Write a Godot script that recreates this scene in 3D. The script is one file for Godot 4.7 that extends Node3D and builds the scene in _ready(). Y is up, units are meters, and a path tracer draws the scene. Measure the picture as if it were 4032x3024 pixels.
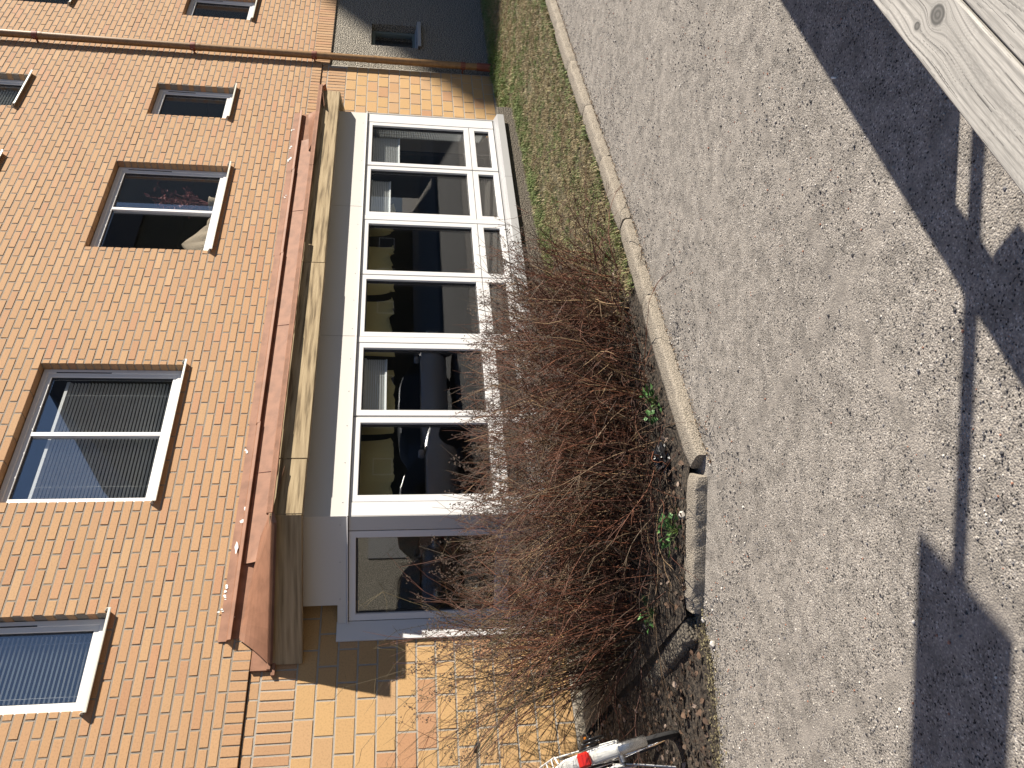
extends Node3D
# A brick block of flats with a glazed bay, seen from a picnic table across a narrow asphalt yard.
# x runs along the facade, y is up, z leaves the facade; asphalt is y = 0.

const H := 1.6            # height of the eye above the asphalt
const EYE := Vector3(0, 1.6, 6.078)
const COURSE := 0.075
const STEP := 0.254
const BASE := 2.79        # bottom of the first stretcher course of the upper wall

var rng := RandomNumberGenerator.new()
var M := {}
var cam: Camera3D
var view_right := Vector3()
var view_up := Vector3()
var view_back := Vector3()
var taken := {}

# ------------------------------------------------------------------ mesh builder
class MB:
	var v := PackedVector3Array()
	var n := PackedVector3Array()
	var c := PackedColorArray()
	var uv := PackedVector2Array()
	var col := Color.WHITE

	func tri_n(a: Vector3, b: Vector3, d: Vector3, na: Vector3, nb: Vector3, nd: Vector3) -> void:
		v.append(a); v.append(d); v.append(b)
		n.append(na); n.append(nd); n.append(nb)
		c.append(col); c.append(col); c.append(col)
		uv.append(Vector2(a.x, a.z)); uv.append(Vector2(d.x, d.z)); uv.append(Vector2(b.x, b.z))

	func tri(a: Vector3, b: Vector3, d: Vector3) -> void:      # counter-clockwise seen from the front
		var m := (b - a).cross(d - a).normalized()
		tri_n(a, b, d, m, m, m)

	func quad(a: Vector3, b: Vector3, d: Vector3, e: Vector3) -> void:
		var m := (d - a).cross(e - b).normalized()
		tri_n(a, b, d, m, m, m)
		tri_n(a, d, e, m, m, m)

	func box(lo: Vector3, hi: Vector3, t := Transform3D.IDENTITY) -> void:
		var p := []
		for i in 8:
			p.append(t * Vector3(hi.x if i & 1 else lo.x, hi.y if i & 2 else lo.y, hi.z if i & 4 else lo.z))
		quad(p[4], p[5], p[7], p[6]); quad(p[1], p[0], p[2], p[3])
		quad(p[5], p[1], p[3], p[7]); quad(p[0], p[4], p[6], p[2])
		quad(p[6], p[7], p[3], p[2]); quad(p[0], p[1], p[5], p[4])

	# a box whose edges round the face towards +z are bevelled (bricks, boards); back face left off
	func face_box(lo: Vector3, hi: Vector3, b: float, t := Transform3D.IDENTITY, j := PackedFloat32Array([0, 0, 0, 0])) -> void:
		var o := [Vector3(lo.x, lo.y, hi.z - b), Vector3(hi.x, lo.y, hi.z - b), Vector3(hi.x, hi.y, hi.z - b), Vector3(lo.x, hi.y, hi.z - b)]
		var f := [Vector3(lo.x + b, lo.y + b, hi.z + j[0]), Vector3(hi.x - b, lo.y + b, hi.z + j[1]), Vector3(hi.x - b, hi.y - b, hi.z + j[2]), Vector3(lo.x + b, hi.y - b, hi.z + j[3])]
		var k := [Vector3(lo.x, lo.y, lo.z), Vector3(hi.x, lo.y, lo.z), Vector3(hi.x, hi.y, lo.z), Vector3(lo.x, hi.y, lo.z)]
		for i in 4:
			o[i] = t * o[i]; f[i] = t * f[i]; k[i] = t * k[i]
		quad(f[0], f[1], f[2], f[3])
		for i in 4:
			var q := (i + 1) % 4
			quad(o[i], o[q], f[q], f[i])
			quad(k[i], k[q], o[q], o[i])

	# box with every edge chamfered
	func bev(lo: Vector3, hi: Vector3, b: float, t := Transform3D.IDENTITY) -> void:
		var m := (lo + hi) / 2.0
		var s := (hi - lo) / 2.0
		for ax in 3:
			var a1 := (ax + 1) % 3
			var a2 := (ax + 2) % 3
			for sg in [1.0, -1.0]:
				var q := []
				for k in [[-1, -1], [1, -1], [1, 1], [-1, 1]]:
					var p := m
					p[ax] += sg * s[ax]; p[a1] += k[0] * (s[a1] - b) * sg; p[a2] += k[1] * (s[a2] - b)
					q.append(t * p)
				quad(q[0], q[1], q[2], q[3])
			for s1 in [1.0, -1.0]:
				for s2 in [1.0, -1.0]:
					var q := []
					for k in [[-1, 0], [1, 0], [1, 1], [-1, 1]]:
						var p := m
						p[ax] += k[0] * (s[ax] - b)
						p[a1] += s1 * (s[a1] - (b if k[1] else 0.0))
						p[a2] += s2 * (s[a2] - (0.0 if k[1] else b))
						q.append(t * p)
					if s1 * s2 > 0: quad(q[0], q[1], q[2], q[3])
					else: quad(q[3], q[2], q[1], q[0])
		for sx in [1.0, -1.0]:
			for sy in [1.0, -1.0]:
				for sz in [1.0, -1.0]:
					var g := Vector3(sx, sy, sz)
					var q := []
					for ax in 3:
						var p := m
						for k in 3:
							p[k] += g[k] * (s[k] - (0.0 if k == ax else b))
						q.append(t * p)
					if sx * sy * sz > 0: tri(q[0], q[1], q[2])
					else: tri(q[2], q[1], q[0])

	# rectangular ring in the plane z, mitred, with a small bevel on its inner edge
	func ring(x0: float, x1: float, y0: float, y1: float, w: float, z0: float, z1: float, t := Transform3D.IDENTITY, bev_in := 0.004) -> void:
		var o := [Vector2(x0, y0), Vector2(x1, y0), Vector2(x1, y1), Vector2(x0, y1)]
		var i1 := [Vector2(x0 + w, y0 + w), Vector2(x1 - w, y0 + w), Vector2(x1 - w, y1 - w), Vector2(x0 + w, y1 - w)]
		var e := 0.002
		for k in 4:
			var q := (k + 1) % 4
			var od: Vector2 = (i1[k] - o[k]).sign() * bev_in
			var oq: Vector2 = (i1[q] - o[q]).sign() * bev_in
			var f := func(p: Vector2, z: float) -> Vector3: return t * Vector3(p.x, p.y, z)
			var ek: Vector2 = (i1[k] - o[k]).sign() * e
			var eq: Vector2 = (i1[q] - o[q]).sign() * e
			quad(f.call(o[k], z0), f.call(o[q], z0), f.call(o[q], z1 - e), f.call(o[k], z1 - e))
			quad(f.call(o[k], z1 - e), f.call(o[q], z1 - e), f.call(o[q] + eq, z1), f.call(o[k] + ek, z1))
			quad(f.call(o[k] + ek, z1), f.call(o[q] + eq, z1), f.call(i1[q] - oq, z1), f.call(i1[k] - od, z1))
			quad(f.call(i1[k] - od, z1), f.call(i1[q] - oq, z1), f.call(i1[q], z1 - bev_in), f.call(i1[k], z1 - bev_in))
			quad(f.call(i1[k], z1 - bev_in), f.call(i1[q], z1 - bev_in), f.call(i1[q], z0), f.call(i1[k], z0))

	# a tube through pts with radii, k sides
	func tube(pts: Array, rad: Array, k: int, cap := false) -> void:
		var prev := []
		var pn := []
		var up := Vector3(0.31, 0.9, 0.21)
		for i in pts.size():
			var d: Vector3 = (pts[mini(i + 1, pts.size() - 1)] - pts[maxi(i - 1, 0)]).normalized()
			var s := d.cross(up)
			if s.length() < 0.05: s = d.cross(Vector3(1, 0, 0))
			s = s.normalized()
			var w := d.cross(s)
			up = s.cross(d)
			var ringp := []
			var rn := []
			for j in k:
				var a := TAU * j / k
				var m: Vector3 = s * cos(a) + w * sin(a)
				rn.append(m)
				ringp.append(pts[i] + m * float(rad[i]))
			if i:
				for j in k:
					var q := (j + 1) % k
					tri_n(prev[j], prev[q], ringp[q], pn[j], pn[q], rn[q])
					tri_n(prev[j], ringp[q], ringp[j], pn[j], rn[q], rn[j])
			if cap and (i == 0 or i == pts.size() - 1):
				for j in range(1, k - 1):
					if i == 0: tri(ringp[0], ringp[j + 1], ringp[j])
					else: tri(ringp[0], ringp[j], ringp[j + 1])
			prev = ringp
			pn = rn

	# a surface through a grid of points, smooth; rows run so that rows x columns face the front
	func sheet(g: Array, smooth := true, both := false) -> void:
		var r := g.size()
		var k: int = g[0].size()
		var nm := []
		for i in r:
			var row := []
			for j in k:
				var du: Vector3 = g[i][mini(j + 1, k - 1)] - g[i][maxi(j - 1, 0)]
				var dv: Vector3 = g[mini(i + 1, r - 1)][j] - g[maxi(i - 1, 0)][j]
				row.append(du.cross(dv).normalized())
			nm.append(row)
		for i in r - 1:
			for j in k - 1:
				if smooth:
					tri_n(g[i][j], g[i][j + 1], g[i + 1][j + 1], nm[i][j], nm[i][j + 1], nm[i + 1][j + 1])
					tri_n(g[i][j], g[i + 1][j + 1], g[i + 1][j], nm[i][j], nm[i + 1][j + 1], nm[i + 1][j])
				else:
					quad(g[i][j], g[i][j + 1], g[i + 1][j + 1], g[i + 1][j])
				if both:
					quad(g[i + 1][j], g[i + 1][j + 1], g[i][j + 1], g[i][j])

	# profile (Vector2: z, y) extruded along x
	func profile(pf: Array, x0: float, x1: float, t := Transform3D.IDENTITY, caps := true) -> void:
		for i in pf.size():
			var a: Vector2 = pf[i]
			var b: Vector2 = pf[(i + 1) % pf.size()]
			quad(t * Vector3(x0, a.y, a.x), t * Vector3(x0, b.y, b.x), t * Vector3(x1, b.y, b.x), t * Vector3(x1, a.y, a.x))
		if caps:
			var poly := PackedVector2Array(pf)
			var ix := Geometry2D.triangulate_polygon(poly)
			for i in range(0, ix.size(), 3):
				for s in 2:
					var x := x1 if s else x0
					var q := []
					for e in 3:
						var p := poly[ix[i + e]]
						q.append(t * Vector3(x, p.y, p.x))
					tri(q[0], q[1], q[2])

	func lathe(prof: Array, k: int, t := Transform3D.IDENTITY) -> void:     # Vector2(radius, along z)
		var g := []
		for i in k + 1:
			var a := TAU * i / k
			var row := []
			for p in prof:
				row.append(t * Vector3(cos(a) * p.x, sin(a) * p.x, p.y))
			g.append(row)
		sheet(g)

	func done(mat: Material) -> ArrayMesh:
		var m := ArrayMesh.new()
		if v.is_empty(): return m
		var a := []
		a.resize(Mesh.ARRAY_MAX)
		a[Mesh.ARRAY_VERTEX] = v; a[Mesh.ARRAY_NORMAL] = n; a[Mesh.ARRAY_COLOR] = c; a[Mesh.ARRAY_TEX_UV] = uv
		m.add_surface_from_arrays(Mesh.PRIMITIVE_TRIANGLES, a)
		m.surface_set_material(0, mat)
		return m

# ------------------------------------------------------------------ naming helpers
func numbered(s: String) -> String:
	var k: int = taken.get(s, 0)
	taken[s] = k + 1
	return s if k == 0 else "%s_%03d" % [s, k]

func tag(o: Node, label: String, category: String, group := "", kind := "") -> Node:
	o.set_meta("label", label); o.set_meta("category", category)
	if group: o.set_meta("group", group)
	if kind: o.set_meta("kind", kind)
	return o

func thing(called: String, label: String, category: String, at := Vector3.ZERO, group := "") -> Node3D:
	var o := Node3D.new()
	o.name = numbered(called)
	o.position = at
	add_child(o)
	tag(o, label, category, group)
	return o

func part(called: String, mb: MB, mat: Material, parent: Node) -> MeshInstance3D:
	return put(called, mb.done(mat), parent)

func put(called: String, mesh: Mesh, parent: Node) -> MeshInstance3D:
	var o := MeshInstance3D.new()
	o.name = numbered(called) if parent == self else sub_name(called, parent)
	o.mesh = mesh
	parent.add_child(o, true)
	return o

func sub_name(called: String, parent: Node) -> String:
	var key := str(parent.get_instance_id()) + called
	var k: int = taken.get(key, 0)
	taken[key] = k + 1
	return called if k == 0 else "%s_%03d" % [called, k]

func structure(called: String, mb: MB, mat: Material, label := "", category := "", kind := "structure") -> MeshInstance3D:
	var o := part(called, mb, mat, self)
	o.set_meta("kind", kind)
	if label: o.set_meta("label", label)
	if category: o.set_meta("category", category)
	return o

func scatter(called: String, mesh: Mesh, where: Array, cols: Array, parent: Node = self) -> MultiMeshInstance3D:
	var mm := MultiMesh.new()
	mm.transform_format = MultiMesh.TRANSFORM_3D
	mm.use_colors = true
	mm.mesh = mesh
	mm.instance_count = where.size()
	for i in where.size():
		mm.set_instance_transform(i, where[i])
		mm.set_instance_color(i, cols[i])
	var o := MultiMeshInstance3D.new()
	o.name = numbered(called) if parent == self else sub_name(called, parent)
	o.multimesh = mm
	parent.add_child(o, true)
	return o

func in_frame(p: Vector3, margin := 0.03) -> bool:
	var d := p - EYE
	var z := -d.dot(view_back)
	if z < 0.1: return false
	return absf(d.dot(view_right) / z) < 0.498 + margin and absf(d.dot(view_up) / z) < 0.664 + margin

func rnd(a: float, b: float) -> float:
	return rng.randf_range(a, b)

func lin(r: float, g: float, b: float) -> Color:      # a real-world base colour as a material's sRGB colour
	return Color(r, g, b).linear_to_srgb()

# ------------------------------------------------------------------ materials
func noise(freq: float, sd: int, kind := FastNoiseLite.TYPE_SIMPLEX_SMOOTH, oct := 4) -> FastNoiseLite:
	var f := FastNoiseLite.new()
	f.noise_type = kind
	f.seed = sd
	f.frequency = freq
	f.fractal_type = FastNoiseLite.FRACTAL_FBM if oct > 1 else FastNoiseLite.FRACTAL_NONE
	f.fractal_octaves = oct
	if kind == FastNoiseLite.TYPE_CELLULAR:
		f.cellular_return_type = FastNoiseLite.RETURN_CELL_VALUE
		f.cellular_jitter = 1.0
	return f

func ntex(f: FastNoiseLite, size: int, stops: Array = []) -> NoiseTexture2D:
	var t := NoiseTexture2D.new()
	t.width = size; t.height = size
	t.seamless = true
	t.noise = f
	if stops:
		var g := Gradient.new()
		g.offsets = PackedFloat32Array(stops.map(func(s): return s[0]))
		g.colors = PackedColorArray(stops.map(func(s): return s[1]))
		t.color_ramp = g
	return t

func grey(x: float) -> Color:
	return Color(x, x, x)

func mat(called: String, base: Color, rough := 0.8, tex: Texture2D = null, per_m := 1.0, bump: Texture2D = null, bump_cm := 0.1, metal := 0.0) -> StandardMaterial3D:
	var m := StandardMaterial3D.new()
	m.resource_name = called
	m.albedo_color = base
	m.roughness = rough
	m.metallic = metal
	if tex or bump:
		m.uv1_triplanar = true
		m.uv1_world_triplanar = true
		m.uv1_scale = Vector3.ONE * per_m
		m.albedo_texture = tex
	if bump:
		m.heightmap_enabled = true
		m.heightmap_texture = bump
		m.heightmap_scale = bump_cm
	M[called] = m
	return m

func tint(m: StandardMaterial3D) -> StandardMaterial3D:
	m.vertex_color_use_as_albedo = true
	return m

func glass(called: String, spec := 0.5) -> StandardMaterial3D:
	var m := mat(called, Color(0.01, 0.012, 0.012, 0.03), 0.0)
	m.transparency = BaseMaterial3D.TRANSPARENCY_ALPHA
	m.metallic_specular = spec
	return m

func coating(called: String, share: float) -> StandardMaterial3D:
	# the metal film on a heat-reflecting pane: a faint mirror
	var im := Image.create(4, 4, false, Image.FORMAT_RGBA8)
	im.fill(Color.WHITE)
	var m := mat(called, Color(0.93, 0.95, 0.97, share), 0.0, null, 1.0, null, 0.0, 1.0)
	m.albedo_texture = ImageTexture.create_from_image(im)
	m.transparency = BaseMaterial3D.TRANSPARENCY_ALPHA
	return m

func wood_texture(knots: Array, w: int, h: int, size: Vector2, sd: int) -> ImageTexture:
	# weathered grey softwood: growth lines that flow round the knots
	var im := Image.create(w, h, false, Image.FORMAT_RGB8)
	var n1 := noise(1.0, sd, FastNoiseLite.TYPE_SIMPLEX_SMOOTH, 3)
	var n2 := noise(1.0, sd + 5, FastNoiseLite.TYPE_SIMPLEX_SMOOTH, 2)
	for j in h:
		for i in w:
			var p := Vector2((i + 0.5) / w * size.x, (j + 0.5) / h * size.y)
			var psi := p.y + 0.012 * n1.get_noise_2d(p.x * 1.7, p.y * 4.0)
			var dark := 0.0
			for k in knots:
				var d: Vector2 = (p - k[0]) * Vector2(0.8, 1.0)
				var r: float = d.length()
				var rr: float = k[1]
				if r < rr:
					dark = maxf(dark, smoothstep(rr, rr * 0.8, r) * (0.8 - 0.2 * sin(r * 900.0)))
				psi -= d.y * rr * rr / maxf(r * r, rr * rr) * 1.15 * exp(-r * 5.0)
			var fine := n2.get_noise_2d(p.x * 14.0, psi * 1400.0)
			var lines := pow(0.5 + 0.5 * sin(psi * 620.0 + 2.5 * n1.get_noise_2d(p.x * 0.6, psi * 60.0)), 5.0)
			var broad := n2.get_noise_2d(p.x * 1.2 + 31.0, psi * 55.0)
			var val := 0.70 + 0.10 * broad + 0.09 * fine - 0.20 * lines * (0.4 + 0.6 * smoothstep(-0.4, 0.4, broad))
			val = lerpf(val, 0.36, dark)
			var crack := n2.get_noise_2d(p.x * 3.0 + 90.0, psi * 260.0)
			if crack > 0.55: val *= 0.62
			im.set_pixel(i, j, Color(val * 1.0, val * 0.975, val * 0.94))
	return ImageTexture.create_from_image(im)

func make_materials() -> void:
	var fine := ntex(noise(0.05, 3), 512, [[0.0, grey(0.86)], [0.45, grey(0.97)], [1.0, grey(1.0)]])
	var fine_h := ntex(noise(0.09, 4, FastNoiseLite.TYPE_SIMPLEX_SMOOTH, 5), 512)
	var blot := ntex(noise(0.012, 9, FastNoiseLite.TYPE_SIMPLEX_SMOOTH, 5), 512, [[0.2, grey(0.88)], [0.6, grey(1.0)]])
	tint(mat("brick", Color.WHITE, 0.85, fine, 2.1, fine_h, 0.10))
	mat("mortar", lin(0.285, 0.245, 0.20), 0.95, fine, 4.0, fine_h, 0.5)
	mat("mortar_pale", lin(0.38, 0.345, 0.295), 0.95, fine, 4.0, fine_h, 0.5)
	# roughcast
	var rc := noise(0.075, 21, FastNoiseLite.TYPE_CELLULAR, 1)
	rc.cellular_return_type = FastNoiseLite.RETURN_DISTANCE
	var rough_h := ntex(rc, 512)
	var rc2 := ntex(noise(0.07, 23, FastNoiseLite.TYPE_SIMPLEX, 4), 512, [[0.25, grey(0.55)], [0.5, grey(0.85)], [0.75, grey(1.0)]])
	var rc3 := ntex(noise(0.06, 27, FastNoiseLite.TYPE_SIMPLEX, 3), 512, [[0.3, grey(0.42)], [0.5, grey(0.80)], [0.66, grey(1.0)]])
	mat("roughcast", lin(0.37, 0.335, 0.275), 0.95, rc3, 1.25, rough_h, -2.2)
	mat("concrete", lin(0.26, 0.225, 0.175), 0.95, rc2, 1.1, fine_h, 0.5)
	mat("kerb", lin(0.34, 0.295, 0.235), 0.92, rc2, 2.3, fine_h, 0.55)
	mat("white_metal", lin(0.56, 0.555, 0.55), 0.38)
	mat("panel", lin(0.475, 0.46, 0.43), 0.5)
	mat("sill_metal", lin(0.50, 0.48, 0.41), 0.35)
	mat("grey_sheet", lin(0.33, 0.33, 0.33), 0.4)
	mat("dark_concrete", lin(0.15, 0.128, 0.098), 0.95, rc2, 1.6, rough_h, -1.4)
	mat("gasket", lin(0.02, 0.02, 0.022), 0.6)
	mat("dark_gap", lin(0.02, 0.018, 0.016), 0.9)
	var roof := mat("roof_sheet", lin(0.245, 0.122, 0.074), 0.62, blot, 0.9, fine_h, 0.05)
	roof.metallic_specular = 0.35
	mat("rust_paint", lin(0.20, 0.055, 0.03), 0.6, blot, 2.0)
	mat("flaked", lin(0.62, 0.62, 0.60), 0.5)
	mat("pipe_paint", lin(0.23, 0.125, 0.045), 0.45, blot, 1.5, fine_h, 0.06)
	# beam
	var bw := noise(0.02, 31, FastNoiseLite.TYPE_SIMPLEX_SMOOTH, 5)
	var beam := mat("beam_wood", lin(0.35, 0.272, 0.165), 0.9, ntex(bw, 512, [[0.15, Color(0.62, 0.60, 0.57)], [0.45, Color(0.88, 0.87, 0.85)], [0.85, Color(1, 1, 1)]]), 1.0, fine_h, 0.15)
	beam.uv1_scale = Vector3(0.16, 2.2, 0.16)
	glass("pane")
	coating("pane_film", 0.26)
	coating("bay_film", 0.05)
	# rooms
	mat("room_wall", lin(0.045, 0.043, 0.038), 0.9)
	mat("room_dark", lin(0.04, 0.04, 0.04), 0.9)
	mat("blind", lin(0.62, 0.66, 0.66), 0.6)
	var cloth := mat("olive_cloth", lin(0.55, 0.48, 0.22), 0.9, fine, 3.0)
	cloth.backlight_enabled = true
	cloth.backlight = Color(0.25, 0.22, 0.1)
	mat("beige_cloth", lin(0.42, 0.36, 0.27), 0.9)
	mat("red_leaf", lin(0.17, 0.045, 0.045), 0.6)
	tint(mat("leaf", Color.WHITE, 0.55))
	# ground
	var ac := noise(0.22, 41, FastNoiseLite.TYPE_CELLULAR, 1)
	var asp := ntex(ac, 1024, [[0.0, Color(0.16, 0.155, 0.15)], [0.05, Color(0.46, 0.445, 0.43)], [0.10, Color(0.66, 0.64, 0.61)], [0.5, Color(0.74, 0.715, 0.68)], [0.85, Color(0.82, 0.79, 0.74)], [1.0, Color(0.98, 0.96, 0.92)]])
	var ah := noise(0.19, 43, FastNoiseLite.TYPE_CELLULAR, 1)
	ah.cellular_return_type = FastNoiseLite.RETURN_DISTANCE
	var am := tint(mat("asphalt", lin(0.60, 0.585, 0.575), 0.95, asp, 0.83, ntex(ah, 1024), -0.30))
	am.detail_enabled = true
	am.detail_blend_mode = BaseMaterial3D.BLEND_MODE_MUL
	am.detail_albedo = ntex(noise(0.02, 47, FastNoiseLite.TYPE_SIMPLEX_SMOOTH, 6), 1024, [[0.2, grey(0.84)], [0.5, grey(0.95)], [0.75, grey(1.0)]])
	am.detail_uv_layer = BaseMaterial3D.DETAIL_UV_2
	am.uv2_triplanar = true
	am.uv2_world_triplanar = true
	am.uv2_scale = Vector3.ONE * 0.37
	mat("soil", lin(0.06, 0.045, 0.031), 1.0, rc2, 0.8, fine_h, 1.0)
	mat("turf", lin(0.16, 0.135, 0.07), 1.0, rc2, 1.3, fine_h, 1.2)
	tint(mat("blade", Color.WHITE, 0.75))
	tint(mat("grit", Color.WHITE, 0.85))
	tint(mat("dry_leaf", Color.WHITE, 0.8))
	tint(mat("twig", Color.WHITE, 0.65))
	# bicycle and small things
	mat("white_paint", lin(0.72, 0.72, 0.69), 0.3)
	mat("chrome", lin(0.75, 0.75, 0.75), 0.22, null, 1.0, null, 0.0, 1.0)
	mat("black_rubber", lin(0.018, 0.018, 0.019), 0.75)
	mat("black_plastic", lin(0.012, 0.012, 0.013), 0.28)
	mat("red_plastic", lin(0.42, 0.016, 0.010), 0.25)
	mat("amber", lin(0.7, 0.22, 0.02), 0.2)
	mat("brown_leather", lin(0.10, 0.035, 0.022), 0.5)
	mat("steel", lin(0.35, 0.35, 0.36), 0.4, null, 1.0, null, 0.0, 1.0)
	var car := mat("car_paint", lin(0.70, 0.72, 0.74), 0.3, null, 1.0, null, 0.0, 0.1)
	car.clearcoat_enabled = true
	car.clearcoat = 1.0
	car.clearcoat_roughness = 0.03
	for q in [["car_black", Color(0.012, 0.012, 0.013)], ["car_red", Color(0.30, 0.02, 0.012)]]:
		var cb := mat(q[0], q[1].linear_to_srgb(), 0.3)
		cb.clearcoat_enabled = true
		cb.clearcoat = 1.0
		cb.clearcoat_roughness = 0.03
	mat("car_glass", lin(0.012, 0.014, 0.015), 0.05)
	mat("render_pale", lin(0.52, 0.48, 0.40), 0.9, rc2, 0.5)
	mat("render_olive", lin(0.085, 0.08, 0.055), 0.9, rc2, 0.5)
	mat("dark_roof", lin(0.05, 0.05, 0.052), 0.8)
	mat("sign_plate", lin(0.55, 0.55, 0.55), 0.4)
	mat("bark", lin(0.09, 0.07, 0.055), 0.9, rc2, 1.0, fine_h, 1.0)
	# table boards
	for k in 2:
		var w := StandardMaterial3D.new()
		w.resource_name = "table_wood"
		w.albedo_color = lin(0.80, 0.80, 0.775)
		w.roughness = 0.75
		w.albedo_texture = wood_texture([[Vector2(1.368, 0.078), 0.017], [Vector2(1.402, 0.042), 0.007]] if k == 0 else [[Vector2(1.3, 0.05), 0.012]], 1400, 220, Vector2(1.5, 0.16), 60 + k)
		w.uv1_triplanar = true
		w.uv1_scale = Vector3(1 / 1.5, 1 / 0.16, 1 / 0.16)
		w.uv1_offset = Vector3(0, 0, 0.5)
		w.heightmap_enabled = true
		w.heightmap_texture = w.albedo_texture
		w.heightmap_scale = 0.05
		M["table_wood" if k == 0 else "table_wood_b"] = w

# ------------------------------------------------------------------ camera, sky, sun
func set_view() -> void:
	cam = Camera3D.new()
	cam.name = "camera"
	var pitch := deg_to_rad(-8.743)
	var roll := deg_to_rad(0.531)
	var yaw := deg_to_rad(-38.362)
	var b := Basis(Vector3.UP, yaw) * Basis(Vector3.RIGHT, pitch) * Basis(Vector3.BACK, roll)
	view_right = b.x; view_up = b.y; view_back = b.z
	cam.transform = Transform3D(Basis(-b.y, b.x, b.z), EYE)      # the photograph lies on its side: world up is picture left
	cam.keep_aspect = Camera3D.KEEP_HEIGHT
	cam.fov = rad_to_deg(2.0 * atan(1512.0 / 3037.0))
	cam.near = 0.05
	cam.far = 400.0
	add_child(cam)
	cam.current = true

	var env := Environment.new()
	env.background_mode = Environment.BG_SKY
	var sky := Sky.new()
	var sm := ProceduralSkyMaterial.new()
	sm.sky_top_color = Color(0.32, 0.43, 0.60)
	sm.sky_horizon_color = Color(0.585, 0.625, 0.67)
	sm.sky_curve = 0.16
	sm.sky_energy_multiplier = 0.84
	sm.ground_bottom_color = Color(0.22, 0.20, 0.18)
	sm.ground_horizon_color = Color(0.50, 0.55, 0.60)
	sm.sun_angle_max = 12.0
	sky.sky_material = sm
	env.sky = sky
	env.tonemap_mode = Environment.TONE_MAPPER_LINEAR
	env.tonemap_exposure = 2.15
	env.sdfgi_enabled = true
	env.ssao_enabled = true
	env.ssil_enabled = true
	var we := WorldEnvironment.new()
	we.name = "world"
	we.environment = env
	add_child(we)

	var sun := DirectionalLight3D.new()
	sun.name = "sun"
	sun.light_energy = 1.6
	sun.light_color = Color(1.0, 0.965, 0.91)
	sun.light_angular_distance = 0.5
	sun.shadow_enabled = true
	add_child(sun)
	sun.look_at_from_position(Vector3(1.145, 0.92, 1.0) * 20.0, Vector3.ZERO)

# ------------------------------------------------------------------ brickwork
var building: Node3D
# openings of the upper wall: x0, x1, first course, last course
var OPEN := [[3.51, 5.01, 11, 28], [6.645, 8.155, 11, 28], [9.165, 9.875, 13, 26], [1.81, 2.52, 13, 26], [11.735, 12.445, 13, 26],
	[9.165, 9.875, 47, 60], [6.645, 8.155, 45, 62], [11.775, 12.485, 47, 60], [3.51, 5.01, 45, 62]]
const TOP := 7.75

func brick_color(kind := 0) -> Color:
	var c := Color(0.372, 0.218, 0.110) if kind == 0 else Color(0.425, 0.262, 0.114)
	var r := rng.randf()
	if r < 0.14: c = c.lerp(Color(0.37, 0.196, 0.105), rnd(0.3, 0.9))
	elif r < 0.30: c = c.lerp(Color(0.405, 0.25, 0.13), rnd(0.3, 1.0))
	return c * rnd(0.96, 1.035)

func brick_shape(mb: MB, x0: float, x1: float, y0: float, y1: float, z: float, deep: float, c: Color) -> void:
	mb.col = c
	var j := PackedFloat32Array([rnd(-0.0015, 0.0015), rnd(-0.0015, 0.0015), rnd(-0.0015, 0.0015), rnd(-0.0015, 0.0015)])
	mb.face_box(Vector3(x0, y0, z - deep), Vector3(x1, y1, z + rnd(-0.0012, 0.0012)), 0.003, Transform3D.IDENTITY, j)

func wall_with_holes(mb: MB, x0: float, x1: float, y0: float, y1: float, z0: float, z1: float, holes: Array) -> void:
	var xs := [x0, x1]
	var ys := [y0, y1]
	for h in holes:
		for k in [0, 1]:
			if h[k] > x0 and h[k] < x1 and not xs.has(h[k]): xs.append(h[k])
			if h[k + 2] > y0 and h[k + 2] < y1 and not ys.has(h[k + 2]): ys.append(h[k + 2])
	xs.sort(); ys.sort()
	var solid := func(i: int, j: int) -> bool:
		if i < 0 or j < 0 or i >= xs.size() - 1 or j >= ys.size() - 1: return false
		var cx: float = (xs[i] + xs[i + 1]) / 2.0
		var cy: float = (ys[j] + ys[j + 1]) / 2.0
		for h in holes:
			if cx > h[0] and cx < h[1] and cy > h[2] and cy < h[3]: return false
		return true
	for i in xs.size() - 1:
		for j in ys.size() - 1:
			if not solid.call(i, j): continue
			var a: float = xs[i]; var b: float = xs[i + 1]; var c: float = ys[j]; var d: float = ys[j + 1]
			mb.quad(Vector3(a, c, z1), Vector3(b, c, z1), Vector3(b, d, z1), Vector3(a, d, z1))
			mb.quad(Vector3(b, c, z0), Vector3(a, c, z0), Vector3(a, d, z0), Vector3(b, d, z0))
			if not solid.call(i - 1, j): mb.quad(Vector3(a, c, z0), Vector3(a, c, z1), Vector3(a, d, z1), Vector3(a, d, z0))
			if not solid.call(i + 1, j): mb.quad(Vector3(b, c, z1), Vector3(b, c, z0), Vector3(b, d, z0), Vector3(b, d, z1))
			if not solid.call(i, j - 1): mb.quad(Vector3(a, c, z0), Vector3(b, c, z0), Vector3(b, c, z1), Vector3(a, c, z1))
			if not solid.call(i, j + 1): mb.quad(Vector3(a, d, z1), Vector3(b, d, z1), Vector3(b, d, z0), Vector3(a, d, z0))

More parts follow.
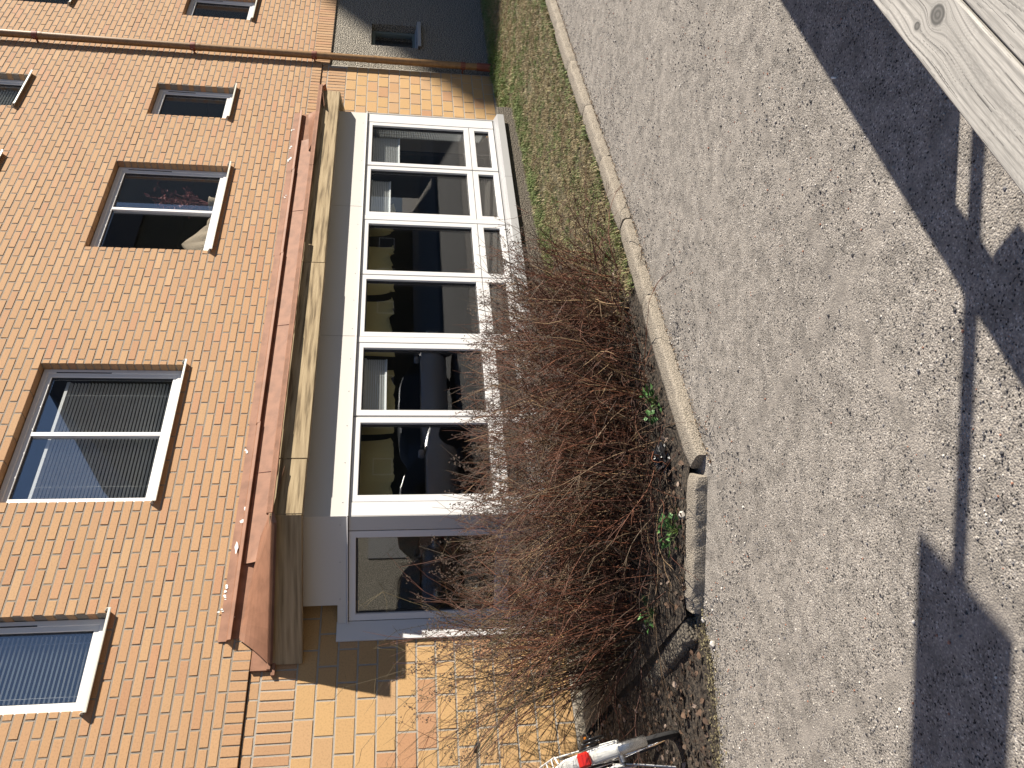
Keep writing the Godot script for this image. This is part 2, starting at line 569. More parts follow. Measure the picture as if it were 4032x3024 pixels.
func build_walls() -> void:
	building = thing("brick_building", "orange brick apartment building with a glazed white ground floor bay", "building")
	var holes := []
	for o in OPEN:
		holes.append([o[0] - 0.0047, o[1] + 0.0047, BASE + o[2] * COURSE - 0.0123, BASE + o[3] * COURSE + 0.0103])
	var up := MB.new()
	wall_with_holes(up, -3.0, 14.5, 2.655, TOP, -0.26, -0.0045, holes)
	var upper := part("upper_wall", up, M.mortar, building)
	var pieces := []          # [score, x0, x1, y0, y1, z, deep, kind]
	# stretcher courses in half bond
	var k := 0
	while BASE + k * COURSE < TOP - 0.07:
		var y0 := BASE + k * COURSE + 0.006
		var y1 := y0 + COURSE - 0.0145
		var x := -3.0 - (STEP / 2.0 if k % 2 else 0.0) + 0.06
		while x < 14.5:
			var runs := [[x + 0.007, x + STEP - 0.007, false, false]]
			for o in OPEN:
				if k >= o[2] and k < o[3]:
					var nr := []
					for r in runs:
						if r[1] <= o[0] or r[0] >= o[1]: nr.append(r)
						else:
							if r[0] < o[0] - 0.03: nr.append([r[0], o[0], r[2], true])
							if r[1] > o[1] + 0.03: nr.append([o[1], r[1], true, r[3]])
					runs = nr
			for r in runs:
				if r[1] - r[0] < 0.025: continue
				var deep := 0.012
				if r[2] or r[3]: deep = 0.11
				for o in OPEN:
					if (k == o[3] or k == o[2] - 1) and r[1] > o[0] and r[0] < o[1]: deep = 0.11
					if k >= o[2] and k < o[3] and (absf(r[1] - o[0]) < 0.02 or absf(r[0] - o[1]) < 0.02): deep = 0.11
				pieces.append([0.0, r[0], r[1], y0, y1, 0.0, deep, 0])
			x += STEP
		k += 1
	emit_bricks(pieces, "brick", upper, 300)
	# rowlock course along the foot of the upper wall, left of the downpipe
	pieces = []
	var xx := -3.0
	while xx < 10.66:
		pieces.append([0.0, xx + 0.005, xx + 0.07, 2.653, 2.78, 0.0, 0.05, 0])
		xx += 0.0752
	emit_bricks(pieces, "header_brick", upper, 120)
	# soldiers along the foot right of the downpipe
	pieces = []
	xx = 10.66
	while xx < 14.45:
		pieces.append([0.0, xx + 0.005, xx + 0.07, 2.548, 2.785, 0.0, 0.05, 0])
		xx += 0.0752
	emit_bricks(pieces, "soldier_brick", upper, 60)
	var f2 := MB.new()
	f2.box(Vector3(10.66, 2.545, -0.26), Vector3(14.5, 2.655, -0.0045))
	part("upper_wall_foot", f2, M.mortar, building)

	# lower wall of large blocks
	var low := MB.new()
	wall_with_holes(low, -3.0, 10.68, 0.19, 2.645, -0.3, -0.0265, [[2.405, 9.095, 0.2, 1.98], [2.58, 8.92, 1.9, 2.42]])
	var lower := part("lower_wall", low, M.mortar_pale, building)
	pieces = []
	for r in 14:
		var y1 := 2.303 - r * 0.15 - 0.007
		var y0 := y1 - 0.136
		var x := -3.0 + (STEP / 2.0 if r % 2 else 0.0) + 0.098
		while x < 10.66:
			var a := x + 0.007
			var b := minf(x + STEP - 0.007, 10.66)
			var lo := 2.40 if y1 < H + 0.39 else 2.574
			var hi := 9.10 if y1 < H + 0.39 else 8.926
			if a < lo and b > lo: b = lo
			if a < hi and b > hi: a = hi
			if b - a > 0.03 and (b < lo + 0.001 or a > hi - 0.001):
				pieces.append([0.0, a, b, y0, y1, -0.022, 0.02, 1])
			x += STEP
	emit_bricks(pieces, "block", lower, 300)
	pieces = []
	xx = -3.0
	while xx < 10.6:
		if xx < 2.75 or xx > 8.7:
			pieces.append([0.0, xx + 0.006, xx + 0.069, 2.309, 2.556, -0.022, 0.02, 0])
		xx += 0.0752
	emit_bricks(pieces, "soldier_brick", lower, 200)
	pieces = []
	xx = -3.0
	while xx < 10.6:
		if xx < 2.75 or xx > 8.7:
			pieces.append([0.0, xx + 0.006, xx + STEP / 2.0 - 0.006, 2.571, 2.638, -0.022, 0.02, 0])
		xx += STEP / 2.0
	emit_bricks(pieces, "header_brick", lower, 120)
	# concrete foot of the wall
	var ft := MB.new()
	ft.bev(Vector3(-3.0, -0.2, -0.3), Vector3(2.5, 0.195, -0.012), 0.008)
	ft.bev(Vector3(9.0, -0.2, -0.3), Vector3(10.7, 0.195, -0.012), 0.008)
	part("concrete_foot", ft, M.concrete, building)
	# roughcast plinth right of the downpipe
	var rcm := MB.new()
	var by0 := H - 0.30
	var by1 := H + 0.38
	wall_with_holes(rcm, 10.682, 14.5, -0.2, 2.543, -0.3, -0.035, [[11.34, 11.99, by0, by1]])
	part("roughcast_wall", rcm, M.roughcast, building)
	var rooft := MB.new()
	rooft.box(Vector3(-3.0, TOP, -7.0), Vector3(19.0, TOP + 0.3, 0.25))
	part("roof", rooft, M.dark_roof, building)

func emit_bricks(pieces: Array, called: String, parent: Node, most: int) -> void:
	for p in pieces:
		var mid := Vector3((p[1] + p[2]) / 2.0, (p[3] + p[4]) / 2.0, p[5])
		p[0] = mid.distance_to(EYE) + (0.0 if in_frame(mid, 0.02) else 100.0)
	pieces.sort_custom(func(a, b): return a[0] < b[0])
	var rest := MB.new()
	for i in pieces.size():
		var p: Array = pieces[i]
		var c := brick_color(p[7])
		if i < most and p[0] < 100.0:
			var mb := MB.new()
			var cx: float = (p[1] + p[2]) / 2.0
			var cy: float = (p[3] + p[4]) / 2.0
			brick_shape(mb, p[1] - cx, p[2] - cx, p[3] - cy, p[4] - cy, 0.0, p[6], c)
			var o := part(called, mb, M.brick, parent)
			o.position = Vector3(cx, cy, p[5])
		else:
			brick_shape(rest, p[1], p[2], p[3], p[4], p[5], p[6], c)
	if rest.v.size():
		var o := part("more_" + called + "s", rest, M.brick, parent)
		o.set_meta("kind", "stuff")

# ------------------------------------------------------------------ windows
func pane(parent: Node, x0: float, x1: float, y0: float, y1: float, z: float, t := Transform3D.IDENTITY, called := "pane", film := "bay_film") -> void:
	var mb := MB.new()
	for k in 2:
		var s := -0.016 * k
		mb.quad(t * Vector3(x0, y0, z + s), t * Vector3(x1, y0, z + s), t * Vector3(x1, y1, z + s), t * Vector3(x0, y1, z + s))
	var o := part(called, mb, M.pane, parent)
	var f := MB.new()
	var zf := z - 0.008
	f.quad(t * Vector3(x0, y0, zf), t * Vector3(x1, y0, zf), t * Vector3(x1, y1, zf), t * Vector3(x0, y1, zf))
	var fm := f.done(M[film])
	o.mesh.add_surface_from_arrays(Mesh.PRIMITIVE_TRIANGLES, fm.surface_get_arrays(0))
	o.mesh.surface_set_material(1, M[film])

func upper_window(o: Array, split: bool, label := "") -> void:
	var x0: float = o[0]; var x1: float = o[1]
	var y0: float = BASE + o[2] * COURSE
	var y1: float = BASE + o[3] * COURSE
	var fr := MB.new()
	fr.ring(x0 + 0.002, x1 - 0.002, y0 + 0.012, y1 - 0.002, 0.045, -0.16, -0.088)
	var w := part("window", fr, M.white_metal, building)
	if label: w.set_meta("label", label)
	var sash := MB.new()
	sash.ring(x0 + 0.042, x1 - 0.042, y0 + 0.05, y1 - 0.042, 0.046, -0.15, -0.098)
	part("sash", sash, M.white_metal, w)
	var gk := MB.new()
	gk.ring(x0 + 0.083, x1 - 0.083, y0 + 0.091, y1 - 0.083, 0.012, -0.135, -0.108)
	part("gasket", gk, M.gasket, w)
	var a := x0 + 0.09
	var b := x1 - 0.09
	if split:
		var m := (x0 + x1) / 2.0 + 0.005
		var mu := MB.new()
		mu.bev(Vector3(m - 0.021, y0 + 0.092, -0.15), Vector3(m + 0.021, y1 - 0.084, -0.096), 0.003)
		part("mullion", mu, M.white_metal, w)
		pane(w, a, m - 0.021, y0 + 0.1, y1 - 0.09, -0.118, Transform3D.IDENTITY, "pane", "pane_film")
		pane(w, m + 0.021, b, y0 + 0.1, y1 - 0.09, -0.118, Transform3D.IDENTITY, "pane", "pane_film")
	else:
		pane(w, a, b, y0 + 0.1, y1 - 0.09, -0.118, Transform3D.IDENTITY, "pane", "pane_film")
	# vent slot in the right stile
	var vs := MB.new()
	vs.box(Vector3(x1 - 0.046, y0 + (y1 - y0) * 0.52, -0.1), Vector3(x1 - 0.036, y1 - 0.12, -0.0865))
	part("vent_slot", vs, M.gasket, w)
	# sill: folded sheet, sloping out, upturned ends
	var sl := MB.new()
	var e := 0.03
	sl.profile([Vector2(-0.10, y0 + 0.018), Vector2(-0.10, y0 + 0.012), Vector2(0.048, y0 - 0.030), Vector2(0.048, y0 - 0.044), Vector2(0.053, y0 - 0.045), Vector2(0.056, y0 - 0.040), Vector2(0.055, y0 - 0.024)], x0 - e, x1 + e)
	for s in [x0 - e, x1 + e - 0.006]:
		sl.profile([Vector2(0.0, y0 - 0.010), Vector2(0.053, y0 - 0.043), Vector2(0.055, y0 - 0.012), Vector2(0.0, y0 + 0.018)], s, s + 0.006)
	part("sill", sl, M.sill_metal, w)

func slats(called: String, label: String, x0: float, x1: float, y0: float, y1: float, z: float, pitch: float, tilt: float, t := Transform3D.IDENTITY) -> void:
	var th := thing(called, label, "window blind")
	var mb := MB.new()
	var y := y0
	while y < y1 - 0.01:
		var c := Vector3(0, 0.011 * sin(tilt), 0.011 * cos(tilt))
		var p := Vector3((x0 + x1) / 2.0, y, z)
		var dx := Vector3((x1 - x0) / 2.0, 0, 0)
		var up := Vector3(0, 0.0015, 0)
		mb.quad(t * (p - dx + c), t * (p + dx + c), t * (p + dx + up), t * (p - dx + up))
		mb.quad(t * (p - dx + up), t * (p + dx + up), t * (p + dx - c), t * (p - dx - c))
		y += pitch
	part("slats", mb, M.blind, th).set_meta("kind", "stuff")
	var hd := MB.new()
	hd.bev(Vector3(x0 - 0.005, y1 - 0.03, z - 0.016), Vector3(x1 + 0.005, y1, z + 0.016), 0.003, t)
	part("head_rail", hd, M.blind, th)
	var br := MB.new()
	br.bev(Vector3(x0, y0 - 0.022, z - 0.012), Vector3(x1, y0 - 0.006, z + 0.012), 0.003, t)
	part("bottom_rail", br, M.blind, th)
	for f in [0.12, 0.88]:
		var cd := MB.new()
		cd.tube([t * Vector3(lerpf(x0, x1, f), y0 - 0.01, z + 0.013), t * Vector3(lerpf(x0, x1, f), y1 - 0.01, z + 0.013)], [0.0012, 0.0012], 4)
		part("cord", cd, M.blind, th)

func build_windows() -> void:
	upper_window(OPEN[0], true); upper_window(OPEN[1], true); upper_window(OPEN[2], false); upper_window(OPEN[3], false); upper_window(OPEN[4], false)
	upper_window(OPEN[5], false); upper_window(OPEN[6], true); upper_window(OPEN[7], false); upper_window(OPEN[8], true)
	# rooms behind
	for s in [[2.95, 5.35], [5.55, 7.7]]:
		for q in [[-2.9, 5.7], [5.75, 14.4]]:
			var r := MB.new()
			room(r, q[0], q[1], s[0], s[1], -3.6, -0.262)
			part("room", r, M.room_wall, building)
	var y0 := BASE + 11 * COURSE
	var y1 := BASE + 28 * COURSE
	slats("blind", "horizontal slat blind behind both panes of the big window nearest the camera", 3.60, 4.92, y0 + 0.1, y1 - 0.2, -0.19, 0.031, 0.75)
	slats("blind", "horizontal slat blind in the narrow window at the left end", 1.9, 2.43, BASE + 13 * COURSE + 0.08, BASE + 26 * COURSE - 0.1, -0.19, 0.034, 0.2)
	slats("blind", "horizontal slat blind in the upper floor window above the narrow one", 9.26, 9.78, BASE + 47 * COURSE + 0.1, BASE + 60 * COURSE - 0.1, -0.19, 0.034, 0.2)
	# basement window in the roughcast
	var w := MB.new()
	var by0 := H - 0.30
	var by1 := H + 0.38
	w.ring(11.342, 11.988, by0 + 0.002, by1 - 0.002, 0.05, -0.22, -0.15)
	var bw := part("basement_window", w, mat("green_grey", lin(0.13, 0.155, 0.14), 0.5), building)
	pane(bw, 11.39, 11.94, by0 + 0.05, by1 - 0.05, -0.185)
	var bs := MB.new()
	bs.profile([Vector2(-0.15, by0 + 0.01), Vector2(0.02, by0 - 0.03), Vector2(0.02, by0 - 0.07), Vector2(0.03, by0 - 0.07), Vector2(0.032, by0 - 0.02), Vector2(-0.15, by0 + 0.018)], 11.30, 12.03)
	part("sill", bs, M.grey_sheet, bw)
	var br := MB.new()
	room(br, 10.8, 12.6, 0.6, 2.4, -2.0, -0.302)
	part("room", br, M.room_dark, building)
	# things on the sill of the second big window
	var yb := BASE + 11 * COURSE + 0.1
	var pl := thing("houseplant", "red leaved houseplant standing behind the second big upper window", "plant", Vector3(7.75, yb + 0.05, -0.27))
	var pot := MB.new()
	pot.lathe([Vector2(0.0, 0.0), Vector2(0.07, 0.0), Vector2(0.09, 0.14), Vector2(0.1, 0.15), Vector2(0.085, 0.15), Vector2(0.08, 0.13), Vector2(0.0, 0.13)], 16, Transform3D(Basis(Vector3.RIGHT, -PI / 2), Vector3(0, -0.1, 0)))
	part("pot", pot, M.beige_cloth, pl)
	var st := MB.new()
	var lf := MB.new()
	for i in 13:
		var a := rnd(0, TAU)
		var top := Vector3(cos(a) * rnd(0.05, 0.3), rnd(0.25, 0.75), sin(a) * rnd(0.02, 0.14))
		var pts := []
		var rad := []
		for s in 7:
			var f := s / 6.0
			pts.append(Vector3(0, 0.03, 0).lerp(top, f) + Vector3(0, 0.06 * sin(f * PI), 0))
			rad.append(0.004 * (1.1 - 0.6 * f))
		st.tube(pts, rad, 5)
		for l in 16:
			var f := rnd(0.3, 1.0)
			var p: Vector3 = Vector3(0, 0.03, 0).lerp(top, f) + Vector3(0, 0.06 * sin(f * PI), 0)
			leaf(lf, p, Vector3(rnd(-1, 1), rnd(-0.4, 0.5), rnd(-1, 1)).normalized(), rnd(0.05, 0.085), 0.5)
	part("stems", st, M.red_leaf, pl)
	part("leaves", lf, M.red_leaf, pl)
	var cu := MB.new()
	var g := []
	for i in 9:
		var row := []
		for j in 25:
			var f := j / 24.0
			var v := i / 8.0
			var hgt := 0.09 + 0.20 * maxf(0.0, 1.0 - absf(f - 0.45) * 2.3)
			row.append(Vector3(6.70 + f * 0.72, yb - 0.02 + hgt * 1.15 * (1.0 - v * v), -0.2 - 0.08 + 0.12 * v + 0.012 * sin(f * 26.0) * v))
		g.append(row)
	g.reverse()
	cu.sheet(g, true, true)
	tag(part("cloth", cu, M.beige_cloth, self), "beige cloth heaped behind the second big upper window", "cloth")
	# flower in the small window
	var fl := thing("flower", "small plant with pale flowers in the narrow window beside the downpipe", "plant", Vector3(9.34, BASE + 13 * COURSE + 0.05, -0.25))
	var fm := MB.new()
	for i in 26:
		var p := Vector3(rnd(-0.06, 0.06), rnd(0.02, 0.16), rnd(-0.04, 0.04))
		fm.col = Color(0.12, 0.16, 0.05) if i % 3 else Color(0.55, 0.42, 0.15)
		leaf(fm, p, Vector3(rnd(-1, 1), rnd(-0.2, 0.8), rnd(-1, 1)).normalized(), rnd(0.02, 0.04), 0.6)
	part("foliage", fm, M.leaf, fl)

func leaf(mb: MB, p: Vector3, d: Vector3, l: float, wd: float) -> void:
	var s := d.cross(Vector3(rnd(-1, 1), rnd(-1, 1), rnd(-1, 1))).normalized()
	var nn := d.cross(s)
	var a := p
	var b := p + d * l * 0.45 + s * l * wd * 0.5 + nn * l * 0.08
	var c := p + d * l - nn * l * 0.1
	var e := p + d * l * 0.45 - s * l * wd * 0.5 + nn * l * 0.08
	var m := p + d * l * 0.5
	mb.tri(a, m, b); mb.tri(b, m, c); mb.tri(a, e, m); mb.tri(e, c, m)

func room(mb: MB, x0: float, x1: float, y0: float, y1: float, z0: float, z1: float) -> void:
	# five sides of a room, each with thickness; open to the front wall
	var t := 0.08
	mb.box(Vector3(x0 - t, y0 - t, z0 - t), Vector3(x1 + t, y1 + t, z0))
	mb.box(Vector3(x0 - t, y0 - t, z0), Vector3(x0, y1 + t, z1))
	mb.box(Vector3(x1, y0 - t, z0), Vector3(x1 + t, y1 + t, z1))
	mb.box(Vector3(x0, y0 - t, z0), Vector3(x1, y0, z1))
	mb.box(Vector3(x0, y1, z0), Vector3(x1, y1 + t, z1))

# ------------------------------------------------------------------ the glazed bay
const BZ := 0.61
const BL := 2.992
const BR := 8.51

func build_bay() -> void:
	var c45 := cos(PI / 4)
	# local frames: front (x as in the world), left cant (x from the wall outwards), right cant
	var left := Transform3D(Basis(Vector3(c45, 0, c45), Vector3.UP, Vector3(-c45, 0, c45)), Vector3(BL - 0.61, 0, 0))
	var right := Transform3D(Basis(Vector3(c45, 0, -c45), Vector3.UP, Vector3(c45, 0, c45)), Vector3(BR, 0, BZ))
	# ---- panel band under the eaves
	var joints := [BL, 4.87, 6.74, BR]
	for i in 3:
		var mb := MB.new()
		mb.bev(Vector3(joints[i] + (0.0 if i == 0 else 0.0015), H + 0.352, BZ - 0.03), Vector3(joints[i + 1] - 0.0015, H + 0.713, BZ + 0.012), 0.0015)
		part("fascia_panel", mb, M.panel, building)
	for k in 2:
		var mb := MB.new()
		var t := left if k == 0 else right
		mb.bev(Vector3(0.15 if k == 0 else 0.002, H + 0.352, -0.03), Vector3(0.872 if k == 0 else 0.73, H + 0.713, 0.012), 0.0015, t)
		mb.bev(Vector3(0.0 if k == 0 else 0.73, H + 0.352, -0.03), Vector3(0.15 if k == 0 else 0.86, H + 0.42, 0.012), 0.0015, t)
		part("fascia_panel", mb, M.panel, building)
	# screw heads and drip strip
	var sc := MB.new()
	var x := BL + 0.12
	while x < BR:
		sc.lathe([Vector2(0.0, 0.003), Vector2(0.004, 0.002), Vector2(0.005, 0.0)], 6, Transform3D(Basis.IDENTITY, Vector3(x, H + 0.385, BZ + 0.012)))
		x += 0.37
	for u in [0.2, 0.5, 0.8]:
		sc.lathe([Vector2(0.0, 0.003), Vector2(0.004, 0.002), Vector2(0.005, 0.0)], 6, left * Transform3D(Basis.IDENTITY, Vector3(u, H + 0.40, 0.012)))
	part("screws", sc, M.steel, building)
	var dr := MB.new()
	var drp := [Vector2(-0.02, H + 0.352), Vector2(-0.02, H + 0.345), Vector2(0.028, H + 0.338), Vector2(0.030, H + 0.344), Vector2(0.012, H + 0.352)]
	dr.profile(drp, BL - 0.01, BR + 0.01, Transform3D(Basis.IDENTITY, Vector3(0, 0, BZ)))
	dr.profile(drp, 0.0, 0.865, left)
	dr.profile(drp, 0.005, 0.86, right)
	part("drip_strip", dr, M.white_metal, building)
	# ---- windows of the front
	var gl := [[3.185, 3.890], [4.030, 4.738], [4.940, 5.640], [5.775, 6.480], [6.680, 7.418], [7.560, 8.278]]
	var front := Transform3D(Basis.IDENTITY, Vector3(0, 0, BZ))
	for i in 6:
		bay_unit(front, gl[i][0], gl[i][1], 0.062)
	# cant windows
	bay_unit(left, 0.067, 0.690, 0.055)
	bay_unit(right, 0.17, 0.79, 0.055)
	# cover strips between the units and at the corners
	var cov := [[BL + 0.004, 3.118], [4.803, 4.873], [6.545, 6.615], [8.343, BR - 0.004]]
	for q in cov:
		var mb := MB.new()
		mb.bev(Vector3(q[0], H - 1.19, -0.05), Vector3(q[1], H + 0.335, 0.004), 0.002, front)
		part("cover_strip", mb, M.white_metal, building)
	var cv := MB.new()
	cv.bev(Vector3(0.752, H - 1.19, -0.05), Vector3(0.866, H + 0.335, 0.004), 0.002, left)
	part("cover_strip", cv, M.panel, building)
	cv = MB.new()
	cv.bev(Vector3(0.0, H - 1.19, -0.05), Vector3(0.11, H + 0.335, 0.004), 0.002, right)
	part("cover_strip", cv, M.panel, building)
	# dark backing behind joints
	var bk := MB.new()
	for q in [[3.955, 3.965], [5.702, 5.712], [7.484, 7.494]]:
		bk.box(Vector3(q[0] - 0.02, H - 1.19, -0.06), Vector3(q[1] + 0.02, H + 0.33, -0.02), front)
	bk.box(Vector3(BL + 0.1, H - 0.905, -0.06), Vector3(BR - 0.1, H - 0.865, -0.02), front)
	bk.box(Vector3(BL + 0.1, H + 0.30, -0.06), Vector3(BR - 0.1, H + 0.345, -0.02), front)
	part("frame_joints", bk, M.dark_gap, building)
	var cp := MB.new()
	cp.bev(Vector3(BR + 0.002, H - 1.2, BZ - 0.04), Vector3(BR + 0.022, H + 0.34, BZ + 0.006), 0.002)
	part("corner_profile", cp, M.grey_sheet, building)
	# flange against the wall on the left
	var fl := MB.new()
	fl.bev(Vector3(2.235, H - 1.25, -0.02), Vector3(2.39, H + 0.425, 0.004), 0.002)
	part("wall_flashing", fl, M.white_metal, building)
	# ---- sill flashing all round
	var sp := [Vector2(-0.05, H - 1.185), Vector2(-0.05, H - 1.20), Vector2(0.075, H - 1.252), Vector2(0.075, H - 1.325), Vector2(0.082, H - 1.325), Vector2(0.084, H - 1.245)]
	var sx := [2.95, 4.9, 6.02, 7.3, 8.55]
	for i in 4:
		var mb := MB.new()
		mb.profile(sp, sx[i] + 0.002, sx[i + 1] - 0.002, front)
		part("sill_flashing", mb, M.grey_sheet, building)
	for k in 2:
		var mb := MB.new()
		mb.profile(sp, 0.0 if k == 0 else 0.03, 0.87, left if k == 0 else right)
		part("sill_flashing", mb, M.grey_sheet, building)
	# ---- concrete base
	var cb := MB.new()
	cb.bev(Vector3(BL - 0.08, -0.25, -0.25), Vector3(BR + 0.33, H - 1.27, BZ + 0.01), 0.01)
	part("concrete_base", cb, M.dark_concrete, building)
	var cb2 := MB.new()
	cb2.box(Vector3(0.02, -0.25, -0.30), Vector3(0.84, H - 1.27, 0.008), left)
	part("concrete_base", cb2, M.concrete, building)
	# ---- timber beam round the eaves
	var fb := 0.83
	var bl := BL - (fb - BZ) * tan(PI / 8)
	var brr := BR + (fb - BZ) * tan(PI / 8)
	var bj := [bl, 3.39, 5.62, brr]
	for i in 3:
		var mb := MB.new()
		mb.bev(Vector3(bj[i] + 0.002, H + 0.662 - 0.004 * (i % 2), fb - 0.06), Vector3(bj[i + 1] - 0.002, H + 0.90, fb + 0.002 * (i % 2)), 0.004)
		part("eaves_board", mb, M.beam_wood, building)
	var bleft := Transform3D(left.basis, Vector3(bl - fb, 0, 0))
	var mbl := MB.new()
	mbl.bev(Vector3(0.0, H + 0.665, -0.06), Vector3(fb / c45 - 0.003, H + 0.90, 0.0), 0.004, bleft)
	part("eaves_board", mbl, M.beam_wood, building)
	mbl = MB.new()
	mbl.bev(Vector3(0.003, H + 0.665, -0.06), Vector3(fb / c45, H + 0.90, 0.0), 0.004, Transform3D(right.basis, Vector3(brr, 0, fb)))
	part("eaves_board", mbl, M.beam_wood, building)
	# soffit boards
	var so := MB.new()
	var yS := H + 0.715
	so.quad(Vector3(bl - fb, yS, 0), Vector3(brr + fb, yS, 0), Vector3(brr, yS, fb), Vector3(bl, yS, fb))
	so.quad(Vector3(bl, yS + 0.02, fb), Vector3(brr, yS + 0.02, fb), Vector3(brr + fb, yS + 0.02, 0), Vector3(bl - fb, yS + 0.02, 0))
	part("soffit", so, M.beam_wood, building)
	build_bay_roof(bl, brr)
	# ---- room behind the bay
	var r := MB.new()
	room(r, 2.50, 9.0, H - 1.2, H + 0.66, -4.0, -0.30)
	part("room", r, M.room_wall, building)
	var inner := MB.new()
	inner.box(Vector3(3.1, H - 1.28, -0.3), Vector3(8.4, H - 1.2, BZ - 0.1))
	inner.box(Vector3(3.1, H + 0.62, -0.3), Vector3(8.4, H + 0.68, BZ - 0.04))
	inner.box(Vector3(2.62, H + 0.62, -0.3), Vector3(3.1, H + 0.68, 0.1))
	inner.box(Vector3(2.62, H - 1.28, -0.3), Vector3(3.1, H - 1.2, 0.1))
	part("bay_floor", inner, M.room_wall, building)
	bay_contents(right)

func bay_unit(t: Transform3D, x0: float, x1: float, w: float) -> void:
	var a := MB.new()
	a.ring(x0 - w, x1 + w, H - 0.883, H + 0.334, w, -0.06, 0.0, t)
	# the top rail is lower than the stiles
	var win := part("bay_window", a, M.white_metal, building)
	var b := MB.new()
	b.ring(x0 - w, x1 + w, H - 1.19, H - 0.889, w + 0.001, -0.06, 0.0, t)
	part("lower_sash", b, M.white_metal, win)
	var g := MB.new()
	g.ring(x0 - 0.002, x1 + 0.002, H - 0.823, H + 0.274, 0.010, -0.05, -0.022, t, 0.001)
	g.ring(x0 - 0.002, x1 + 0.002, H - 1.129, H - 0.949, 0.008, -0.05, -0.022, t, 0.001)
	part("gasket", g, M.gasket, win)
	pane(win, x0, x1, H - 0.823, H + 0.274, -0.03, t)
	pane(win, x0, x1, H - 1.129, H - 0.949, -0.03, t, "lower_pane")

